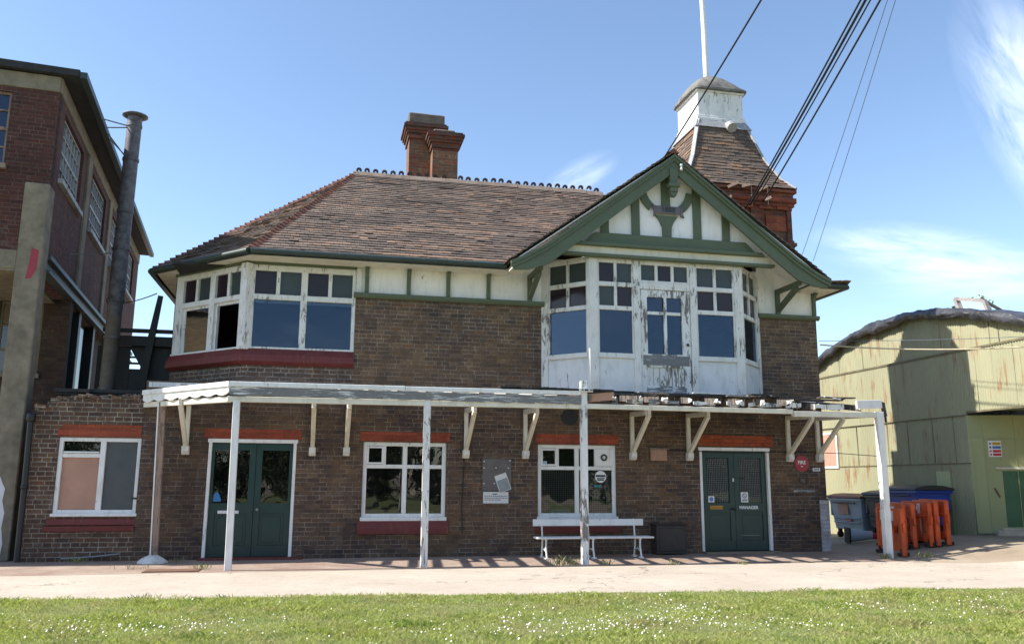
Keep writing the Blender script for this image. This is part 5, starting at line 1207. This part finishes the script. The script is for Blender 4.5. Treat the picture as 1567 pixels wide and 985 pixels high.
# tarpaulin over the curved edge of the shed roof
mb = MB(); ny, npf = 300, 18; i0 = 0
from mathutils import noise as mnoise
def wr(y, t):
    a = mnoise.noise(Vector((y * 1.3, t * 1.1, 3.))); b = mnoise.noise(Vector((y * 3.4 + a * 2.5, t * 1.7, 9.))); c_ = mnoise.noise(Vector((y * 8. + b * 2., t * 3.5, 1.)))
    return .07 * a + .045 * b + .018 * c_
for i in range(ny + 1):
    y = -4.6 + i * 15.2 / ny; zt_0 = ztop(y); n1 = mnoise.noise(Vector((y * .8, 7, 2))); n2 = mnoise.noise(Vector((y * 3.1, 1, 5)))
    hang = .1 + .1 * n1 + .07 * n2; puff = .03 + .07 * mnoise.noise(Vector((y * .7, 2, 8)))
    for j in range(npf + 1):
        t = j / npf
        if t < .5: u_ = t / .5; x = SX + 1.5 - 1.62 * u_; z = zt_0 + .065 + max(0., puff) * math.sin(PI * u_ * .8 + .3)
        else: u_ = (t - .5) / .5; x = SX - .13 - .08 * math.sin(u_ * PI) - .02; z = zt_0 + .12 - (hang + .15) * u_
        k_ = wr(y, t * 2)
        mb.v.append((x - abs(k_) * (t > .45), y, z + k_ * .6))
for i in range(ny):
    for j in range(npf):
        a = i * (npf + 1) + j; mb.f.append((a, a + npf + 1, a + npf + 2, a + 1)); mb.r.append(0.); mb.sm.append(True)
tp = mb.build('tarpaulin', 'tarp', loc=(SX, 2.6, 5.3)); so = tp.modifiers.new('thick', 'SOLIDIFY'); so.thickness = .012
tag(tp, 'grey wrinkled tarpaulin draped over the curved edge of the shed roof', 'tarpaulin')
M['grey_frame'] = plain('grey_weathered_frame', (.27, .24, .22), .8, var=.3)
SK = thing('skylight_frame', 'open weathered skylight frame propped up on the shed roof', 'skylight', (16.5, 2.6, 5.5))
cs = [(16.5, 3.15, 6.27), (16.55, 2.2, 6.02), (16.55, 2.0, 5.45), (16.5, 2.86, 5.5)]
mb = MB()
for a, b in zip(cs, cs[1:] + cs[:1]): mb.beam(a, b, .09, .1, up=(1, 0, 0))
mb.build('frame', 'grey_frame', SK); mb = MB(); mb.poly([(16.52, y, z) for _, y, z in cs]); mb.build('pane', 'glass', SK)
mb = MB(); mb.beam(cs[0], (17.6, 3., 5.45), .06, .06); mb.beam(cs[1], (17.6, 2.1, 5.45), .06, .06); mb.build('prop', 'bare_wood', SK)

# ---------------- bins, barriers, cone
def wheeled_bin(loc, rot, body, lid, label, L=1.15):
    o = thing('wheeled_bin', label, 'bin', loc, 'bins beside the shed')
    Wd[o] = Vector((0, 0, 0)); mb = MB()
    mb.hexa([(-L * .42, -.36, .22), (L * .42, -.36, .22), (L * .42, .36, .22), (-L * .42, .36, .22)], [(-L / 2, -.46, .98), (L / 2, -.46, .98), (L / 2, .46, .98), (-L / 2, .46, .98)])
    mb.box(-L / 2 - .03, L / 2 + .03, -.49, .49, .93, 1.0)
    for z in (.5, .4): mb.beam((-L * .4, -.425, z), (L * .4, -.425, z), .04, .03)
    for x in (-L * .46, L * .46): mb.box(x - .03, x + .03, -.44, .44, .55, .93)
    mb.build('body', body, o, bevel=.015)
    mb = MB(); pr = [(-.52, 1.0), (-.5, 1.05), (-.25, 1.1), (0, 1.115), (.25, 1.1), (.5, 1.05), (.52, 1.0)]
    mb.prism([(-L / 2 - .05, y, z) for y, z in pr], (L + .1, 0, 0)); mb.build('lid', lid, o, bevel=.01)
    for x in (-L * .38, L * .38):
        for y in (-.28, .28):
            mb = MB(); mb.path([(x - .025, y, .085), (x + .025, y, .085)], .085, 14); mb.box(x - .04, x + .04, y - .04, y + .04, .13, .23); mb.build('wheel', 'rubber', o)
    mb = MB(); mb.tube((-L * .35, -.5, .88), (L * .35, -.5, .88), .018); mb.build('handle', 'black_iron', o)
    o.rotation_euler.z = rot; return o
b1 = wheeled_bin((13.5, 3.6, gh(13.5, 3.6)), R(-90), 'bin_grey', 'bin_lid', 'blue grey wheeled bin with brown lid beside the shed wall', 1.38)
mb = MB(); mb.box(-.3, .12, -.452, -.435, .6, .86); mb.build('faded_label', 'ply', b1); mb = MB(); mb.box(-.1, .2, -.43, -.405, .43, .47); mb.build('reflector', 'red_sign', b1)
wheeled_bin((13.52, 2.42, gh(13.5, 2.4)), R(-90), 'bin_dark', 'bin_dark', 'black lidded dark bin squeezed between the grey bin and the blue bin', .75)
wheeled_bin((13.52, 1.42, gh(13.5, 1.4)), R(-90), 'bin_blue', 'bin_dark', 'bright blue wheeled bin with black lid behind the orange barriers', 1.05)
def barrier(loc, rot, label, tilt=0.):
    o = thing('plastic_barrier', label, 'barrier', loc, 'orange barriers stacked by the shed')
    Wd[o] = Vector((0, 0, 0)); fr = F((0, 0, 0), (1, 0, 0)); mb = MB(); L = 1.1
    mb.plate(fr, -L / 2, L / 2, .1, 1.0, [(-.42, -.06, .28, .62), (.06, .42, .28, .62), (-.1, .1, .8, .9)], -.035, .035)
    mb.fbox(fr, -L / 2 - .03, -L / 2 + .06, .0, .98, -.05, .05); mb.fbox(fr, L / 2 - .06, L / 2 + .03, 0., .98, -.05, .05); mb.fbox(fr, -.46, .46, .64, .7, .035, .055)
    mb.build('panel', 'orange', o, bevel=.012)
    for x in (-.38, .1):
        mb = MB(); mb.fbox(fr, x, x + .13, .73, .95, .036, .039); mb.build('reflective_strip', 'sign_white', o)
    for x in (-L / 2 + .05, L / 2 - .05):
        mb = MB(); mb.box(x - .05, x + .05, -.12, .12, 0, .07); mb.box(x - .045, x + .045, -.05, .05, .071, .16); mb.build('foot', 'rubber', o, bevel=.01)
    for s_ in (-1, 1):
        mb = MB(); mb.box(s_ * (L / 2 + .05) - .03, s_ * (L / 2 + .05) + .03, -.03, .03, .5, .68); mb.build('hook', 'orange', o, bevel=.008)
    o.rotation_euler = (tilt, 0, rot); return o
br0 = barrier((11.0, -.95, gh(11.0, 0)), R(-100), 'orange plastic barrier standing nearest the white end post'); br0.scale = (.88, .88, .88)
for (x, y, r_, lab) in ((11.65, -.1, -97, 'orange plastic barrier just behind the one nearest the end post'), (11.85, -.2, -103, 'orange plastic barrier in the middle of the stacked row'),
                        (12.08, -.34, -98, 'orange plastic barrier third from the right end of the stack'), (12.23, -.42, -104, 'orange plastic barrier second from the right end of the stack'), (12.4, -.46, -100, 'orange plastic barrier at the right end of the stack, sunlit edge')):
    dup(br0, (x, y, gh(x, 0)), lab, R(r_))
TC = thing('traffic_cone', 'grey and orange traffic cone lying on its side by the painted pier', 'cone', (11.9, 1.25, .15)); TC_ = Wd[TC]
d = Vector((.95, -.3, .0)).normalized(); p0 = Vector((11.6, 1.35, gh(11.6, 1.3) + .17))
mb = MB(); mb.path([p0, p0 + d * .5], [.16, .085], 14); mb.build('sleeve', 'bin_grey', TC); mb = MB(); mb.path([p0 + d * .5 - Vector((0, 0, .0)), p0 + d * .8 - Vector((0, 0, .06))], [.084, .03], 14); mb.build('tip', 'red_sign', TC)
mb = MB(); mb.beam(p0 - d * .04, p0, .42, .34); mb.build('base', 'rubber', TC, bevel=.03)
pk = MB(); pk.box(-3.3, -2.5, -2.2, -1.72, .006, .014); pk.box(-3.27, -2.53, -2.17, -1.75, .014, .018)
pk = MB(); pk.box(-2.55, -1.75, -2.05, -1.62, .004, .013); pk.box(-2.52, -1.78, -2.02, -1.65, .013, .017)
tag(pk.build('manhole_cover', 'rust', loc=(-2.15, -1.85, 0)), 'rusty rectangular metal cover let into the brick paving at the left', 'manhole cover')

# ---------------- overhead cables
def cable(p, q, sag, r, mat, label, group=None):
    p, q = Vector(p), Vector(q); mb = MB(); pts = []
    for i in range(25): t = i / 24; pts.append(p + (q - p) * t - Vector((0, 0, sag * 4 * t * (1 - t))))
    mb.path(pts, r, 6); return tag(mb.build('overhead_cable', mat, loc=p), label, 'cable', group)
def thru(p, q, k_): p, q = Vector(p), Vector(q); return p + (q - p) * k_
G_ = 'cables strung from the tower'
CAB = [((9.03, .55, 7.43), (7.41, -6, 8.39), .017, 'cable', 'black cable at the left edge of the bundle running up from the tower'),
       ((9.1, .5, 7.48), (7.49, -6, 8.40), .024, 'cable', 'thickest black cable in the bundle running up from the tower'),
       ((9.2, .5, 7.52), (7.57, -6, 8.41), .014, 'cable', 'slim black cable in the middle of the bundle from the tower'),
       ((9.46, .55, 7.6), (7.74, -6, 8.44), .018, 'cable', 'black cable at the right edge of the bundle running up from the tower'),
       ((11.02, 1.6, 6.75), (7.89, -6, 8.46), .006, 'cable_grey', 'hair thin grey wire crossing the sky just right of the black cables'),
       ((11.3, 1.6, 6.6), (8.03, -6, 8.48), .006, 'cable_grey', 'hair thin grey wire farthest right of those crossing the sky')]
for p, q_, r_, m_, lab in CAB: cable(p, thru(p, q_, 1.8), .12, r_, m_, lab, G_)
cable((6.85, .62, 8.02), thru((6.85, .6, 8.05), (5.79, -6, 8.17), 1.8), .1, .016, 'cable', 'single black cable passing in front of the white cupola')
cable((10.28, -.05, 4.27), (13.9, -3.4, 3.97), .13, .016, 'cable_pale', 'cream cable hanging from the house corner across the shed front')
cable((10.28, -.02, 4.36), (14.2, -3.9, 4.1), .06, .006, 'cable_grey', 'thin grey wire crossing the shed front above the cream cable')
cable((-5.0, 6.0, 5.62), (-3.35, 1.55, 5.0), .03, .011, 'cable', 'short black cable from the factory to the corner of the house eaves')

# ---------------- weeds
k = NB('weed_leaf'); r = k.rnd(); M['weed'] = k.done(k.ramp(r, (0., (.1, .15, .04)), (.5, (.26, .26, .09)), (1., (.46, .4, .2))), .6)
def weed(x, y, n, h, label, spread=.06):
    mb = MB(); z0 = gh(x, y) + .004
    for _ in range(n):
        bx_, by_ = x + random.gauss(0, spread), y + random.gauss(0, spread * .5); an = random.uniform(0, 2 * PI); L = h * random.uniform(.4, 1.1); w = random.uniform(.002, .005)
        dx, dy = math.cos(an), math.sin(an); le = L * random.uniform(.2, .9)
        mb.poly([(bx_ - dy * w, by_ + dx * w, z0), (bx_ + dy * w, by_ - dx * w, z0), (bx_ + dx * le * .5 + dy * w, by_ + dy * le * .5 - dx * w, z0 + L * .7), (bx_ + dx * le, by_ + dy * le, z0 + L), (bx_ + dx * le * .5 - dy * w, by_ + dy * le * .5 + dx * w, z0 + L * .7)], random.random())
    tag(mb.build('weed', 'weed', loc=(x, y, 0)), label, 'weed', 'weeds growing in the paving')
weed(4.0, -2.05, 70, .16, 'straw green weed tuft left of the flaking post that pokes above the beam', .12)
weed(4.75, -2.1, 30, .12, 'small weed tuft right of the flaking post that pokes above the beam')
weed(10.3, -1.75, 40, .12, 'weed tuft at the foot of the thick white end post'); weed(11.1, -1.8, 40, .12, 'weed tuft in the yard right of the end post', .1)
weed(7.1, -2.35, 30, .09, 'small weed at the path edge in front of the manager door'); weed(-1.75, -1.7, 40, .09, 'weed tuft beside the rusty cover in the paving', .08)
weed(-3.9, -.25, 40, .1, 'weed tuft at the foot of the annex wall', .1); weed(-2.3, -.55, 20, .08, 'tiny weed right of the white concrete lump'); weed(-2.75, -1.5, 30, .07, 'low weeds along the paving joints left of the rusty cover', .15)
weed(-1.9, -5.22, 40, .085, 'taller leafy weed on the lawn edge below the teal door', .08); weed(-1.0, -5.3, 20, .07, 'small leafy weed on the lawn edge between door and middle window', .06)
weed(5.9, -2.2, 20, .1, 'weed between paving and path in front of the bench right leg')

# ---------------- trees
k = NB('tree_leaf'); r = k.rnd()
c = k.ramp(r, (0., (.028, .055, .014)), (.6, (.055, .095, .024)), (1., (.1, .14, .04))); k.done(c, .6); M['leaf'] = k.m
def tree(loc, h, rad, label, group, n=2600, seed=1, ls=.22, lowf=.22):
    rs = random.Random(seed); o = thing('tree', label, 'tree', loc, group); Wd[o] = Vector((0, 0, 0))
    mb = MB(); mb.path([(0, 0, -.2), (.05, 0, h * .25), (-.1, .1, h * .5), (0, 0, h * .85)], [h * .035, h * .028, h * .018, h * .005], 9)
    cl = []
    for i in range(15):
        a = rs.uniform(0, 2 * PI); zb_ = h * rs.uniform(lowf, .7); rr = rad * rs.uniform(.35, .95) * math.sin(PI * min(.95, .25 + .75 * zb_ / h)); e = Vector((rr * math.cos(a), rr * math.sin(a), zb_ + h * rs.uniform(.1, .28)))
        mb.path([(0, 0, zb_), e * .5 + Vector((0, 0, zb_ * .52)), e], [h * .012, h * .008, h * .003], 6); cl.append((e, rad * rs.uniform(.25, .45)))
    cl.append((Vector((0, 0, h * .9)), rad * .35))
    mb.build('trunk', 'bark', o); mb = MB()
    for _ in range(n):
        c_, s_ = rs.choice(cl); dv = Vector((rs.gauss(0, 1), rs.gauss(0, 1), rs.gauss(0, .8))); p = c_ + dv.normalized() * s_ * rs.random() ** .4
        u_ = Vector((rs.gauss(0, 1), rs.gauss(0, 1), rs.gauss(0, .6))).normalized(); v_ = u_.cross(Vector((rs.gauss(0, 1), rs.gauss(0, 1), rs.gauss(0, 1)))).normalized(); s2 = ls * rs.uniform(.6, 1.3)
        mb.poly([p - u_ * s2, p + v_ * s2 * .5, p + u_ * s2, p - v_ * s2 * .5], rs.random())
    mb.build('crown', 'leaf', o); return o
tree((23.0, 10.5, .3), 7.3, 2.2, 'green tree top showing behind the skylight frame on the shed roof', 'trees behind the shed', 5000, 3, .09)
tree((24.6, 9.7, .3), 7.5, 1.4, 'small tree top poking above the tarpaulin at the far right', 'trees behind the shed', 3500, 5, .08)
# the row across the road that the window glass mirrors
t0 = tree((-14, -38, -.1), 6.0, 4.6, 'broad leafy tree standing across the lawn, mirrored in the ground floor windows', 'trees mirrored in the glass', 12000, 7, .16, .02)
for i, (x, y, s_, rz) in enumerate(((-7, -41, .85, 1.), (0, -39, 1.08, 2.2), (6.5, -42, .9, 3.1), (13, -38, 1.0, 4.4), (20.5, -40, 1.12, 5.2), (-22, -40, 1.1, .4), (28, -38, .95, 2.8))):
    t = dup(t0, (x, y, -.1), None, rz); t.scale = (s_, s_, s_)

# ------------------------------------------------------------------ camera, light, sky
cam = bpy.data.cameras.new('camera'); co = bpy.data.objects.new('camera', cam); COL.objects.link(co)
pt, yw, rl = R(10.62), R(12.48), R(.33)
fwd = Vector((math.sin(yw) * math.cos(pt), math.cos(yw) * math.cos(pt), math.sin(pt))); rt = Vector((math.cos(yw), -math.sin(yw), 0)); upv = rt.cross(fwd)
r2 = rt * math.cos(rl) + upv * math.sin(rl); u2 = -rt * math.sin(rl) + upv * math.cos(rl)
mt = Matrix((r2, u2, -fwd)).transposed().to_4x4(); mt.translation = Vector((0, -16.051, 1.38)); co.matrix_world = mt
cam.sensor_width = 36; cam.sensor_fit = 'HORIZONTAL'; cam.lens = 36 * 1295 / 1567; cam.clip_start = .1; cam.clip_end = 2000
S.camera = co
el, az = R(42.5), R(-2.5)
sd = Vector((-math.cos(el) * math.cos(az), -math.cos(el) * math.sin(az), math.sin(el)))
sl = bpy.data.lights.new('sun', 'SUN'); sl.energy = 4.1; sl.angle = R(.53); sl.color = (1, .95, .87); so = bpy.data.objects.new('sun', sl); COL.objects.link(so)
so.rotation_euler = sd.to_track_quat('Z', 'Y').to_euler(); so.location = (-20, -5, 30)
w = bpy.data.worlds.new('World'); S.world = w; w.use_nodes = True; nt = w.node_tree
bg = nt.nodes['Background']; sky = nt.nodes.new('ShaderNodeTexSky'); sky.sky_type = 'NISHITA'; sky.sun_disc = False; sky.sun_elevation = el; sky.sun_rotation = math.atan2(sd.x, sd.y)
sky.altitude = 0; sky.air_density = 1.0; sky.dust_density = .35; sky.ozone_density = 1.9
class WB(NB):
    def __init__(s): s.t = nt
W_ = WB(); dirv = W_.n('TexCoord').outputs['Generated']
def dot(v, c): return W_.n('VectorMath', {0: v, 1: c}, operation='DOT_PRODUCT').outputs['Value']
tot = None
def cloud(c, tilt, sx, sy, amp, stretch):
    global tot
    c = Vector(c).normalized(); a = c.cross(Vector((0, 0, 1))).normalized(); b = a.cross(c).normalized() if False else a.cross(c)
    b = b if b.z > 0 else -b
    a2 = a * math.cos(tilt) + b * math.sin(tilt); b2 = b * math.cos(tilt) - a * math.sin(tilt)
    x = dot(dirv, tuple(a2)); y = dot(dirv, tuple(b2))
    r2_ = W_.math('ADD', W_.math('POWER', W_.math('ABSOLUTE', W_.math('DIVIDE', x, sx)), 2.), W_.math('POWER', W_.math('ABSOLUTE', W_.math('DIVIDE', y, sy)), 2.))
    m = W_.ramp(r2_, (0., 1.), (.3, .72), (.65, .22), (1., 0.))
    m = W_.math('MULTIPLY', m, W_.math('GREATER_THAN', dot(dirv, tuple(c)), 0.))
    vec = W_.n('CombineXYZ', {0: W_.math('MULTIPLY', x, stretch[0]), 1: W_.math('MULTIPLY', y, stretch[1])}).outputs[0]
    nz = W_.ramp(W_.n('TexNoise', {'Vector': vec, 'Scale': 1., 'Detail': 9., 'Roughness': .6, 'Distortion': .5}).outputs['Fac'], (.3, 0.), (.75, 1.))
    v = W_.math('MULTIPLY', W_.math('MULTIPLY', m, nz), amp); tot = v if tot is None else W_.math('ADD', tot, v)
cloud((.683, .643, .342), R(-70), .17, .062, .62, (11, 42)); cloud((.616, .752, .238), R(-14), .13, .034, .45, (13, 64)); cloud((.66, .722, .205), R(-5), .12, .03, .3, (9, 60)); cloud((-.93, -.27, .24), R(8), .2, .07, .9, (8, 34))
cloud((.2752, .8923, .345), R(28), .055, .022, .3, (10, 60)); cloud((-.45, -.8, .26), R(6), .16, .05, .7, (6, 26)); cloud((.3, -.9, .2), R(-8), .5, .05, .35, (4, 24))
mx = W_.mix(W_.math('MINIMUM', tot, .85), sky.outputs[0], (8.2, 8.6, 9.2))
nt.links.new(mx, bg.inputs['Color']); bg.inputs['Strength'].default_value = .112
S.view_settings.view_transform = 'Standard'; S.view_settings.look = 'None'; S.view_settings.gamma = 1; S.view_settings.exposure = 1.17
S.render.engine = 'CYCLES'; S.cycles.max_bounces = 6; S.cycles.transparent_max_bounces = 12
